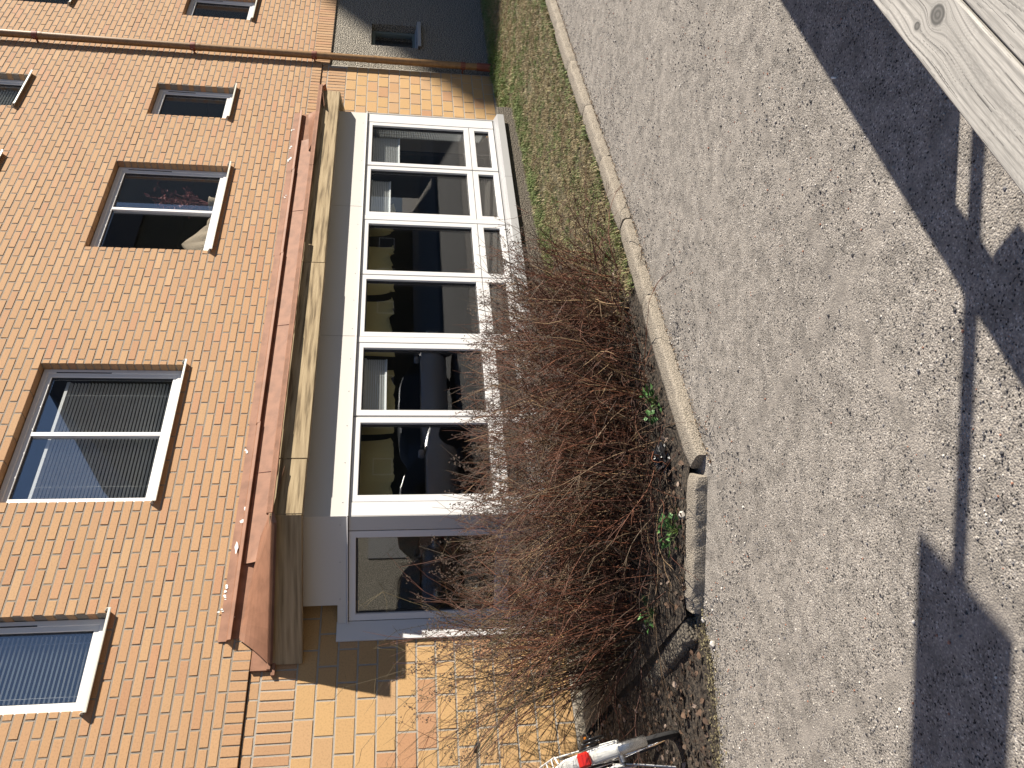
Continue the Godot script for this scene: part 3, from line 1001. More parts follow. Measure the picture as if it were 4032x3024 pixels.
func build_bay_roof(bl: float, brr: float) -> void:
	var z1 := 0.895
	var ol := bl - 0.03
	var orr := brr + 0.03
	var top := H + 1.225
	var eave := H + 0.897
	# left and right hip sheets, rolled down over the edge
	for k in 2:
		var mb := MB.new()
		var s := 1.0 if k == 0 else -1.0
		var x0 := 2.272 if k == 0 else 9.36
		var cx := ol if k == 0 else orr
		var g := []
		var n := 14
		for i in n + 1:
			var f := i / float(n)
			var e: Vector3
			var od: Vector3
			if f < 0.6:
				e = Vector3(x0 - s * 0.19, H + 0.925, 0.03).lerp(Vector3(cx, eave - 0.02, z1 - 0.01), f / 0.6)
				od = Vector3(-s * 0.7, 0, 0.7)
			else:
				e = Vector3(cx, eave - 0.02, z1 - 0.01).lerp(Vector3(cx + s * 0.42, eave - 0.075, z1 - 0.02), (f - 0.6) / 0.4)
				od = Vector3(0, 0, 1)
			var u := Vector3(x0 + s * f * 0.85, top - 0.075 - 0.055 * f, 0.012)
			var row := []
			for j in 8:
				var q := j / 7.0
				row.append(u.lerp(e, q) + Vector3(0, -0.012 * sin(q * PI), 0))
			if f < 0.6:
				row.append(e + od * 0.016 + Vector3(0, -0.010, 0))
				row.append(e + od * 0.024 + Vector3(0, -0.028, 0))
				row.append(e + od * 0.024 + Vector3(0, -0.045, 0))
			else:
				for j in 3: row.append(e + od * 0.002 * (j + 1) + Vector3(0, -0.002 * j, 0))
			g.append(row)
		if k == 0: g.reverse()
		mb.sheet(g, true, true)
		part("hip_sheet", mb, M.roof_sheet, building)
	# middle sheet, its rounded free ends curling up, front edge slightly wavy
	var xs0 := 2.90
	var xs1 := 8.74
	var wav := noise(1.3, 77)
	var seam := [3.765, 5.528, 7.34]
	var bounds := [xs0, seam[0], seam[1], seam[2], xs1]
	for p in 4:
		var mb := MB.new()
		var g := []
		var n := 30
		for i in n + 1:
			var x: float = lerpf(bounds[p] + 0.0012, bounds[p + 1] - 0.0012, i / float(n))
			if p == 0: x = bounds[0] + (bounds[1] - bounds[0]) * pow(i / float(n), 1.8)
			elif p == 3: x = bounds[4] - (bounds[4] - bounds[3]) * pow(1.0 - i / float(n), 1.8)
			var de := minf(x - xs0, xs1 - x)
			var curl := 0.035 * exp(-de / 0.05)
			var reach := 1.0
			if de < 0.42: reach = 0.62 + 0.38 * sqrt(maxf(0.0, 1.0 - pow(1.0 - de / 0.42, 2.0)))
			var row := []
			for j in 11:
				var q := j / 10.0 * reach
				var z := lerpf(0.018, 0.05, q / 0.45)
				var y := lerpf(top - 0.03, H + 1.03, q / 0.45)
				if q > 0.45:
					var f := (q - 0.45) / 0.55
					z = lerpf(0.05, z1 - 0.03, pow(f, 1.4))
					y = lerpf(H + 1.03, eave + 0.004, pow(f, 0.55))
				z += curl * smoothstep(0.05, 0.5, q)
				y += (0.005 * wav.get_noise_2d(x * 2.0, 0) + 0.004 * wav.get_noise_2d(x * 9.0, 5.0)) * q * q
				if j == 10 and de > 0.42: y += 0.003
				row.append(Vector3(x, y, z))
			g.append(row)
		g.reverse()
		mb.sheet(g, false)
		part("roof_sheet", mb, M.roof_sheet, building)
	# seams where the sheets are folded together
	for x in seam:
		var sm := MB.new()
		sm.tube([Vector3(x, top - 0.03, 0.019), Vector3(x, H + 1.04, 0.051)], [0.003, 0.003], 5)
		part("sheet_fold", sm, M.rust_paint, building)
	# front edge strip with a turned lip
	var pf := [Vector2(-0.03, eave + 0.012), Vector2(-0.03, eave), Vector2(-0.004, eave - 0.004), Vector2(-0.004, H + 0.872), Vector2(0.010, H + 0.862), Vector2(0.013, H + 0.867), Vector2(0.006, H + 0.875), Vector2(0.006, eave + 0.008), Vector2(0.0, eave + 0.013)]
	var c45 := cos(PI / 4)
	var ex := [ol, 3.72, 4.75, 5.95, 7.05, 8.0, orr]
	for i in 6:
		var e := MB.new()
		e.profile(pf, ex[i] + 0.001, ex[i + 1] - 0.001, Transform3D(Basis(Vector3(0, 0, 1), 0.0).rotated(Vector3.UP, rnd(-0.003, 0.003)), Vector3(0, 0, z1 + rnd(-0.002, 0.002))))
		part("edge_strip", e, M.roof_sheet, building)
	# flashing along the wall: a flat strip with a turned-out lower lip
	var fj := [2.272, 4.3, 6.6, 8.1, 9.36]
	for i in 4:
		var f := MB.new()
		var yb := H + 1.208 + 0.006 * i
		f.profile([Vector2(0.002, yb + 0.10), Vector2(0.002, yb + 0.03), Vector2(0.056, yb - 0.004), Vector2(0.060, yb), Vector2(0.050, yb + 0.026), Vector2(0.016, yb + 0.040), Vector2(0.010, yb + 0.102)], fj[i] - 0.01, fj[i + 1])
		part("wall_flashing", f, M.roof_sheet, building)
	var ap := MB.new()
	ap.bev(Vector3(2.285, H + 1.03, -0.01), Vector3(9.35, H + 1.22, 0.004), 0.001)
	part("wall_apron", ap, M.roof_sheet, building)
	# small flashing left of the roof
	var sf := MB.new()
	sf.bev(Vector3(2.03, H + 0.905, -0.02), Vector3(2.268, H + 1.045, 0.008), 0.002)
	sf.bev(Vector3(2.03, H + 0.895, -0.01), Vector3(2.30, H + 0.925, 0.028), 0.003)
	sf.bev(Vector3(1.99, H + 0.862, -0.01), Vector3(2.34, H + 0.893, 0.012), 0.003)
	part("wall_flashing", sf, M.roof_sheet, building)
	# flaked paint on the flashing
	var fk := MB.new()
	for q in [[2.70, 1.30, 0.012, 0.03], [2.52, 1.312, 0.012, 0.02], [2.62, 1.30, 0.01, 0.018], [2.42, 1.225, 0.034, 0.015], [3.05, 1.27, 0.034, 0.10], [3.28, 1.25, 0.034, 0.05], [3.4, 1.24, 0.034, 0.06], [8.6, 1.31, 0.012, 0.05], [8.95, 1.33, 0.012, 0.02], [8.35, 1.3, 0.013, 0.07], [7.6, 1.30, 0.013, 0.02], [4.0, 1.30, 0.012, 0.03]]:
		for r in 3:
			flake(fk, Vector3(q[0] + rnd(-0.02, 0.02) * r, H + q[1] + rnd(-0.012, 0.012) * r, q[2] + 0.0025), q[3] * rnd(0.4, 1.0))
	part("flaked_paint", fk, M.flaked, building).set_meta("kind", "stuff")

func flake(mb: MB, p: Vector3, s: float) -> void:
	var n := 7
	var q := []
	for i in n:
		var a := TAU * i / n
		q.append(p + Vector3(cos(a) * s * rnd(0.35, 0.6), sin(a) * 0.012 * rnd(0.5, 1.2), rnd(0, 0.002)))
	for i in n:
		mb.tri(p + Vector3(0, 0, 0.001), q[i], q[(i + 1) % n])

func bay_contents(right: Transform3D) -> void:
	# blinds pulled part of the way up
	var t := Transform3D(Basis.IDENTITY, Vector3(0, 0, BZ))
	slats("blind", "half raised slat blind in the rightmost pane of the glazed bay", 7.56, 8.26, H - 0.03, H + 0.28, -0.16, 0.02, 0.9, t)
	slats("blind", "raised slat blind in the second pane from the right of the bay", 6.69, 7.41, H + 0.07, H + 0.28, -0.16, 0.02, 0.9, t)
	slats("blind", "raised slat blind in the pane left of the middle of the bay", 4.03, 4.73, H + 0.08, H + 0.28, -0.16, 0.02, 0.9, t)
	slats("blind", "lowered slat blind on the far slanting side of the bay", 0.18, 0.78, H - 1.1, H + 0.27, -0.12, 0.022, 0.4, right)
	# yellowish cloth strips hung along the top
	var hem := noise(1.0, 91)
	var spans := [[3.2, 3.93], [4.0, 4.75], [4.93, 5.66], [5.75, 6.5], [6.66, 7.18]]
	var desc := ["leftmost yellowish cloth strip hung across the top of the bay front", "second yellowish cloth strip from the left across the bay front", "third yellowish cloth strip from the left across the bay front", "fourth yellowish cloth strip from the left across the bay front", "rightmost and narrowest yellowish cloth strip in the bay front"]
	for i in 5:
		var g := []
		for a in 31:
			var f := a / 30.0
			var x: float = lerpf(spans[i][0], spans[i][1], f)
			var low := H - 0.005 + 0.03 * hem.get_noise_2d(x * 2.0, 3.0) + 0.02 * hem.get_noise_2d(x * 9.0, 8.0)
			var lump := maxf(0.0, hem.get_noise_2d(x * 2.6, 20.0) - 0.05) * 2.2
			var row := []
			for b in 9:
				var q := b / 8.0
				var z := BZ - 0.34 + 0.02 * sin(x * 21.0 + q) * q + 0.10 * lump * pow(q, 4.0)
				row.append(Vector3(x, lerpf(H + 0.30, low, q) + 0.05 * lump * (1.0 if b == 8 else 0.0), z))
			g.append(row)
		g.reverse()
		var mb := MB.new()
		mb.sheet(g, true, true)
		tag(part("cloth_strip", mb, M.olive_cloth, self), desc[i], "curtain")

# ------------------------------------------------------------------ downpipe
func build_downpipe() -> void:
	var d := thing("downpipe", "brown painted rain downpipe with flaking paint running down the brick wall", "drainpipe", Vector3(10.71, 0, 0.085))
	var cuts := [0.25, 1.93, 4.35, 6.4, 7.7]
	for i in 4:
		var mb := MB.new()
		var pf := [Vector2(0.050, cuts[i]), Vector2(0.050, cuts[i + 1] - 0.055), Vector2(0.0545, cuts[i + 1] - 0.045), Vector2(0.0545, cuts[i + 1] + 0.008), Vector2(0.051, cuts[i + 1] + 0.010)]
		mb.lathe(pf, 20, Transform3D(Basis(Vector3.RIGHT, -PI / 2), Vector3.ZERO))
		part("pipe_length", mb, M.pipe_paint, d)
	var ft := MB.new()
	ft.lathe([Vector2(0.056, 0.10), Vector2(0.059, 0.13), Vector2(0.057, 0.42), Vector2(0.053, 0.43)], 20, Transform3D(Basis(Vector3.RIGHT, -PI / 2), Vector3.ZERO))
	part("pipe_foot", ft, M.rust_paint, d)
	for y in [H - 0.97, H + 1.16, H + 2.81, H + 4.85]:
		var mb := MB.new()
		mb.lathe([Vector2(0.0515, y - 0.035), Vector2(0.056, y - 0.034), Vector2(0.056, y + 0.034), Vector2(0.0515, y + 0.035)], 20, Transform3D(Basis(Vector3.RIGHT, -PI / 2), Vector3.ZERO))
		mb.bev(Vector3(-0.075, y - 0.014, -0.012), Vector3(-0.05, y + 0.014, 0.012), 0.003)
		mb.bev(Vector3(-0.012, y - 0.01, -0.12), Vector3(0.012, y + 0.01, -0.045), 0.002)
		part("bracket", mb, M.rust_paint, d)
	# seam ridge and flaked strips along the sunny side
	var fk := MB.new()
	for i in 60:
		var y := rnd(2.6, 7.4)
		var a := rnd(-0.25, 0.25)
		var l := rnd(0.02, 0.16)
		var r := 0.0508
		var wd := rnd(0.03, 0.10)
		var p := []
		for k in 4:
			var aa := a + (wd if k == 1 or k == 2 else 0.0)
			p.append(Vector3(cos(aa) * r, y + (l if k > 1 else 0.0) + rnd(-0.01, 0.01), sin(aa) * r))
		fk.quad(p[0], p[3], p[2], p[1])
	part("flaked_paint", fk, M.flaked, d).set_meta("kind", "stuff")

# ------------------------------------------------------------------ ground
var KERB := [Vector2(14.4, 1.98), Vector2(12.4, 2.09), Vector2(10.6, 2.2), Vector2(8.127, 2.33), Vector2(6.5, 2.45), Vector2(5.66, 2.53), Vector2(4.85, 2.61), Vector2(4.05, 2.675), Vector2(3.3, 2.70), Vector2(2.06, 2.775)]
var KERB2 := [Vector2(2.05, 2.75), Vector2(1.51, 2.27)]
var KERB3 := [Vector2(1.455, 2.25), Vector2(1.42, 1.25), Vector2(1.47, 0.05)]

func kerb_z(x: float) -> float:
	for i in KERB.size() - 1:
		if x <= KERB[i].x and x >= KERB[i + 1].x:
			return lerpf(KERB[i].y, KERB[i + 1].y, (KERB[i].x - x) / (KERB[i].x - KERB[i + 1].x))
	return KERB[0].y if x > KERB[0].x else KERB[-1].y

func soil_y(x: float, z: float) -> float:
	var kz := kerb_z(x)
	var wall := lerpf(0.03, 0.21, clampf((x - 6.0) / 5.0, 0.0, 1.0)) if x > 2.6 else lerpf(0.03, 0.14, clampf((2.6 - x) / 1.0, 0.0, 1.0))
	return lerpf(wall, 0.055, clampf(z / kz, 0.0, 1.0))

var gn: FastNoiseLite

func build_ground() -> void:
	gn = noise(0.9, 55, FastNoiseLite.TYPE_SIMPLEX_SMOOTH, 4)
	var xs := [-140.0, -60.0, -25.0, -10.0, -4.0]
	var x := -1.5
	while x < 12.0:
		xs.append(x); x += 0.11
	xs.append_array([14.0, 20.0, 40.0, 80.0, 140.0])
	var zs := [-0.2, 0.6, 1.2]
	var z := 1.6
	while z < 6.2:
		zs.append(z); z += 0.11
	zs.append_array([8.0, 12.0, 20.0, 40.0, 80.0, 140.0])
	var mb := MB.new()
	for j in zs.size() - 1:
		for i in xs.size() - 1:
			var q := []
			var cs := []
			for e in [[0, 0], [0, 1], [1, 1], [1, 0]]:
				var px: float = xs[i + e[0]]
				var pz: float = zs[j + e[1]]
				var fineg := px > -2.0 and px < 12.5 and pz > 1.5 and pz < 6.4
				var py := 0.004 * gn.get_noise_2d(px * 1.3, pz * 1.3) if fineg else 0.0
				q.append(Vector3(px, py, pz))
				cs.append(grey(0.80 * (1.0 + 0.12 * gn.get_noise_2d(px * 0.9, pz * 0.9) + 0.08 * gn.get_noise_2d(px * 3.1 + 9.0, pz * 3.1))) if fineg else grey(0.80))
			var up := Vector3.UP
			for t in [[0, 1, 2], [0, 2, 3]]:
				var s := mb.v.size()
				mb.tri_n(q[t[0]], q[t[1]], q[t[2]], up, up, up)
				mb.c[s] = cs[t[0]]; mb.c[s + 1] = cs[t[2]]; mb.c[s + 2] = cs[t[1]]
	structure("asphalt_yard", mb, M.asphalt, "pale gritty asphalt of the yard in front of the building", "asphalt")
	# lawn and planting bed behind the kerb
	for part_i in 2:
		var g := []
		var x0 := 3.8 if part_i == 0 else 1.45
		var x1 := 14.5 if part_i == 0 else 3.8
		var n := 60
		for i in n + 1:
			var px := lerpf(x0, x1, i / float(n))
			var row := []
			for j in 25:
				var kz := kerb_z(px)
				if part_i == 1 and px < 2.06: kz = lerpf(2.29, 2.745, clampf((px - 1.48) / 0.57, 0, 1))
				var pz := lerpf(-0.02, kz + 0.01, j / 24.0)
				row.append(Vector3(px, soil_y(px, pz) + 0.02 * gn.get_noise_2d(px * 4.0, pz * 4.0) * (0.0 if j == 24 else 1.0), pz))
			g.append(row)
		g.reverse()
		var s := MB.new()
		s.sheet(g)
		structure("lawn_ground" if part_i == 0 else "planting_bed", s, M.turf if part_i == 0 else M.soil, "worn turf between the kerb and the building" if part_i == 0 else "dark soil of the bed under the bare shrubs", "lawn" if part_i == 0 else "flower bed")
	# strip of litter-covered earth left of the bed
	var g2 := []
	for i in 50:
		var px := lerpf(-1.6, 1.40, i / 49.0)
		var row := []
		var edge := lerpf(1.35, 2.33, clampf((px + 1.0) / 2.2, 0, 1)) + 0.05 * gn.get_noise_2d(px * 5.0, 1.0)
		for j in 21:
			var q := j / 20.0
			var pz := lerpf(-0.02, edge, q)
			row.append(Vector3(px, lerpf(0.13, 0.003, pow(q, 1.3)) + 0.012 * gn.get_noise_2d(px * 5.0, pz * 5.0) * (1.0 - q), pz))
		g2.append(row)
	g2.reverse()
	var s2 := MB.new()
	s2.sheet(g2)
	structure("earth_strip", s2, M.soil, "earth covered in dead leaves beside the bicycle", "earth")
	build_kerb()

func build_kerb() -> void:
	var kb := thing("kerb", "low pale concrete kerb round the lawn and the shrub bed", "kerb")
	kb.set_meta("kind", "structure")
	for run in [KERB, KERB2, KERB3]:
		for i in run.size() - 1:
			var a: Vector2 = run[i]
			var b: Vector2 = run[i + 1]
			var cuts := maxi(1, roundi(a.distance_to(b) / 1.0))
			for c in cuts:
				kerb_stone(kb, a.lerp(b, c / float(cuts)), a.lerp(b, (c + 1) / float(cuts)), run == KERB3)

func kerb_stone(kb: Node, a: Vector2, b: Vector2, dark: bool) -> void:
	var d := (b - a).normalized()
	var o := Vector2(-d.y, d.x)          # outward: the asphalt side
	if o.y < 0 and not dark: o = -o
	if dark: o = Vector2(-absf(o.x), o.y)
	var L := a.distance_to(b)
	var pf := [Vector2(-0.01, -0.06), Vector2(-0.008, 0.052), Vector2(0.004, 0.066), Vector2(0.030, 0.070), Vector2(0.088, 0.069), Vector2(0.109, 0.064), Vector2(0.119, 0.053), Vector2(0.124, 0.012), Vector2(0.127, -0.06)]
	var g := []
	var n := 22
	var dy := rnd(-0.006, 0.006)
	for i in n + 1:
		var f := i / float(n)
		var s := lerpf(0.003, L - 0.003, f)
		var endr := 0.0
		if i == 0 or i == n: endr = 0.010
		elif i == 1 or i == n - 1: endr = 0.003
		var row := []
		for k in pf.size():
			var p: Vector2 = pf[k]
			var jit := 0.0035 if k > 0 and k < pf.size() - 1 else 0.0
			var chip := maxf(0.0, gn.get_noise_2d(a.x * 7.0 + s * 9.0, a.y * 5.0 + k * 0.6) - 0.22) * 0.05 if k > 3 and k < 8 else 0.0
			var q := a + d * s + o * (p.x - endr * 0.6 * (1.0 if p.x > 0.05 else -0.5) + rnd(-jit, jit) - chip)
			row.append(Vector3(q.x, p.y - (endr if p.y > 0.0 else 0.0) + rnd(-jit, jit) * 0.6 - chip * 0.8 + dy, q.y))
		g.append(row)
	var mb := MB.new()
	var chk: Vector3 = (g[0][4] - g[0][3]).cross(g[1][3] - g[0][3])
	if chk.y < 0: g.reverse()
	mb.sheet(g)
	for e in [0, n]:
		var m: Vector3 = g[e][4]
		for k in pf.size() - 1:
			mb.tri(Vector3(m.x, 0.0, m.z), g[e][k], g[e][k + 1])
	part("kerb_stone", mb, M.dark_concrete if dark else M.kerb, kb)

func build_ground_cover() -> void:
	# grass
	var tuft := MB.new()
	for i in 6:
		var a := rnd(0, TAU)
		var lean := rnd(0.25, 1.5)
		var l := rnd(0.6, 1.1)
		var o := Vector3(rnd(-0.4, 0.4), 0, rnd(-0.4, 0.4))
		var d := Vector3(cos(a) * lean, 1.0, sin(a) * lean).normalized()
		var s := Vector3(-sin(a), 0, cos(a)) * 0.09
		var m := o + d * l * 0.55
		var t := o + d * l * 0.9 + Vector3(cos(a), -0.35, sin(a)) * 0.3 * l
		tuft.tri(o - s, o + s, m); tuft.tri(o + s, m + s * 0.7, m); tuft.tri(m, m + s * 0.7, t)
	var tm := tuft.done(M.blade)
	var wh := []
	var cl := []
	for i in 46000:
		var x := rnd(3.5, 13.8)
		var kz := kerb_z(x)
		var z := rnd(0.0, kz)
		if x < 9.0 and z < 0.64: continue
		if x < 5.2 and rng.randf() > (x - 5.1 + (z - 0.7) * 1.1) / 0.7: continue
		var dense := gn.get_noise_2d(x * 1.7, z * 1.7)
		if rng.randf() > 0.78 + dense: continue
		var edge := exp(-pow((z - 0.82) / 0.2, 2.0)) if x < 9.2 else exp(-pow((z - 0.35) / 0.25, 2.0))
		edge = maxf(edge, 0.8 * exp(-pow((kz - z) / 0.07, 2.0)) * rng.randf())
		var green := clampf(0.24 + 0.9 * gn.get_noise_2d(x * 2.6 + 40.0, z * 2.6) + 0.75 * edge, 0.0, 1.0)
		var h := rnd(0.022, 0.046) * (1.0 + 0.9 * edge)
		var b := Basis(Vector3.UP, rnd(0, TAU)).scaled(Vector3(h * 1.05, h, h * 1.05))
		wh.append(Transform3D(b, Vector3(x, soil_y(x, z) + 0.006, z)))
		var c: Color
		if rng.randf() < green: c = Color(0.12, 0.165, 0.04).lerp(Color(0.19, 0.22, 0.075), rng.randf())
		else: c = Color(0.40, 0.33, 0.18).lerp(Color(0.20, 0.15, 0.075), rng.randf())
		cl.append(c * rnd(0.75, 1.15))
	scatter("grass", tm, wh, cl).set_meta("kind", "stuff")
	get_node("grass").set_meta("label", "short mown grass, half dead and half green, along the bay")
	get_node("grass").set_meta("category", "grass")
	# tall tufts by the downpipe
	wh = []; cl = []
	for i in 260:
		var x := 10.45 + rnd(-0.5, 0.45)
		var z := rnd(0.06, 0.5)
		var h := rnd(0.05, 0.13)
		wh.append(Transform3D(Basis(Vector3.UP, rnd(0, TAU)).scaled(Vector3(h * 0.6, h, h * 0.6)), Vector3(x, soil_y(x, z), z)))
		cl.append(Color(0.11, 0.17, 0.03) * rnd(0.6, 1.25))
	tag(scatter("tall_grass", tm, wh, cl), "longer green grass growing at the foot of the downpipe", "grass", "", "stuff")
	# dead leaves
	var lf := MB.new()
	var rows := []
	for i in 5:
		var f := i / 4.0
		var w := 0.32 * sin(PI * pow(f, 0.8)) + 0.01
		rows.append([Vector3(f - 0.5, 0.10 * sin(f * 3.0), -w), Vector3(f - 0.5, 0.16 * sin(f * 3.0) - 0.06, 0), Vector3(f - 0.5, 0.14 * sin(f * 2.4 + 0.4), w)])
	rows.reverse()
	lf.sheet(rows, true, true)
	var lm := lf.done(M.dry_leaf)
	wh = []; cl = []
	for i in 6200:
		var x: float
		var z: float
		var y: float
		if i < 3600:
			x = rnd(-1.2, 1.42); z = rnd(0.0, 1.0)
			var edge := lerpf(1.35, 2.33, clampf((x + 1.0) / 2.2, 0, 1))
			z = pow(z, 0.9) * edge * 0.97
			y = lerpf(0.13, 0.003, pow(z / edge, 1.3)) + rnd(0.004, 0.03)
		else:
			x = rnd(1.5, 4.9)
			if rng.randf() > 1.3 - (x - 1.5) / 3.4: continue
			z = rnd(0.5, kerb_z(x) - 0.02)
			if x < 2.06: z = minf(z, lerpf(2.29, 2.745, (x - 1.48) / 0.57))
			y = soil_y(x, z) + rnd(0.004, 0.03)
		var s := rnd(0.014, 0.045)
		var b := Basis(Vector3.UP, rnd(0, TAU)) * Basis(Vector3.RIGHT, rnd(-0.7, 0.7)) * Basis(Vector3.BACK, rnd(-0.6, 0.6))
		wh.append(Transform3D(b.scaled(Vector3.ONE * s), Vector3(x, y, z)))
		var c := Color(0.115, 0.066, 0.038).lerp(Color(0.045, 0.03, 0.02), rng.randf())
		if rng.randf() < 0.08: c = Color(0.24, 0.18, 0.14)
		cl.append(c)
	tag(scatter("leaf_litter", lm, wh, cl), "brown dead leaves lying under the shrubs and beside the bicycle", "leaves", "", "stuff")
	# grit on the asphalt: stones of a few millimetres, in drifts
	var st := MB.new()
	pebble(st)
	var sm := st.done(M.grit)
	wh = []; cl = []
	for i in 110000:
		var x := rnd(-0.6, 10.5)
		var z := rnd(1.9, 5.6)
		var p := Vector3(x, 0, z)
		if z < kerb_z(x) + 0.11 and x > 1.5: continue
		if x <= 1.5 and z < lerpf(1.35, 2.33, clampf((x + 1.0) / 2.2, 0, 1)) - 0.06: continue
		if not in_frame(p, 0.05): continue
		var k := z - kerb_z(x) - 0.12
		var drift := 0.11 + 1.2 * exp(-k / 0.16) * (1.0 if x > 1.4 else 0.3) + 0.9 * maxf(0.0, gn.get_noise_2d(x * 0.55 + 70.0, z * 1.1) + 0.02) + 0.7 * exp(-pow((z - 3.15 + 0.03 * x) / 0.14, 2.0)) * clampf(0.4 + gn.get_noise_2d(x * 3.0, 4.0), 0.0, 1.0)
		if rng.randf() > drift * 0.75: continue
		var s := rnd(0.0016, 0.0046) * (1.5 if rng.randf() < 0.06 else 1.0)
		var b := Basis(Vector3(rnd(-1, 1), rnd(-1, 1), rnd(-1, 1)).normalized(), rnd(0, TAU)).scaled(Vector3(1, 0.75, 1) * s)
		wh.append(Transform3D(b, Vector3(x, s * 0.35, z)))
		var r := rng.randf()
		var c := Color(0.05, 0.048, 0.05)
		if r < 0.34: c = Color(0.34, 0.31, 0.27)
		elif r < 0.40: c = Color(0.62, 0.58, 0.52)
		elif r < 0.44: c = Color(0.30, 0.14, 0.09)
		elif r < 0.62: c = Color(0.14, 0.135, 0.14)
		cl.append(c)
	tag(scatter("grit", sm, wh, cl), "loose dark and pale grit scattered over the asphalt", "gravel", "", "stuff")
	# debris along the kerb foot
	wh = []; cl = []
	for i in 1500:
		var x := rnd(2.0, 11.0)
		var z := kerb_z(x) + 0.125 + absf(rng.randfn(0.0, 0.02))
		var s := rnd(0.006, 0.016)
		wh.append(Transform3D(Basis(Vector3.UP, rnd(0, TAU)) * Basis(Vector3.RIGHT, rnd(-1, 1)).scaled(Vector3.ONE * s), Vector3(x, 0.006, z)))
		cl.append(Color(0.10, 0.055, 0.03).lerp(Color(0.22, 0.16, 0.09), rng.randf()))
	for i in 2600:
		var x := rnd(-0.9, 1.45)
		var z := lerpf(1.35, 2.33, clampf((x + 1.0) / 2.2, 0, 1)) + rng.randfn(0.0, 0.055)
		var s := rnd(0.004, 0.016)
		wh.append(Transform3D(Basis(Vector3.UP, rnd(0, TAU)) * Basis(Vector3.RIGHT, rnd(-1, 1)).scaled(Vector3.ONE * s), Vector3(x, 0.012, z)))
		cl.append(Color(0.085, 0.07, 0.035).lerp(Color(0.20, 0.17, 0.09), rng.randf()))
	tag(scatter("kerb_debris", lm, wh, cl), "crumbled leaves and earth caught along the foot of the kerb", "debris", "", "stuff")

func pebble(mb: MB) -> void:
	var ico := [Vector3(0, 1, 0), Vector3(0.9, 0.35, 0.1), Vector3(0.2, 0.3, 0.95), Vector3(-0.8, 0.4, 0.5), Vector3(-0.7, 0.25, -0.7), Vector3(0.4, 0.4, -0.9), Vector3(0.7, -0.5, 0.6), Vector3(-0.4, -0.5, 0.8), Vector3(-0.9, -0.4, -0.2), Vector3(0.0, -0.5, -0.9), Vector3(0.8, -0.45, -0.4), Vector3(0, -1, 0)]
	for f in [[0, 2, 1], [0, 3, 2], [0, 4, 3], [0, 5, 4], [0, 1, 5], [1, 2, 6], [2, 7, 6], [2, 3, 7], [3, 8, 7], [3, 4, 8], [4, 9, 8], [4, 5, 9], [5, 10, 9], [5, 1, 10], [1, 6, 10], [11, 6, 7], [11, 7, 8], [11, 8, 9], [11, 9, 10], [11, 10, 6]]:
		mb.tri(ico[f[0]], ico[f[1]], ico[f[2]])

# ------------------------------------------------------------------ shrubs
func stem_color() -> Color:
	var r := rng.randf()
	if r < 0.64: return Color(0.048, 0.020, 0.013).lerp(Color(0.165, 0.062, 0.032), rng.randf())
	if r < 0.955: return Color(0.05, 0.034, 0.022).lerp(Color(0.15, 0.095, 0.052), rng.randf())
	return Color(0.28, 0.185, 0.10)

func grow(mb: MB, p: Vector3, d: Vector3, l: float, r: float, droop: float, tips: Array, wob := 0.10, bend := Vector3.ZERO) -> Array:
	var n := 9
	var pts := [p]
	var rad := [r]
	var q := p
	var dir := d
	for i in n:
		dir = (dir + Vector3(rnd(-wob, wob), rnd(-wob, wob) - droop * (i / float(n)), rnd(-wob, wob)) + bend * (i / float(n))).normalized()
		q = q + dir * (l / n)
		if q.y < 0.03: q.y = 0.03
		if q.z < 0.05: q.z = 0.05
		pts.append(q)
		rad.append(r * (1.0 - 0.72 * (i + 1) / n))
	mb.tube(pts, rad, 3)
	tips.append([q, dir])
	return pts

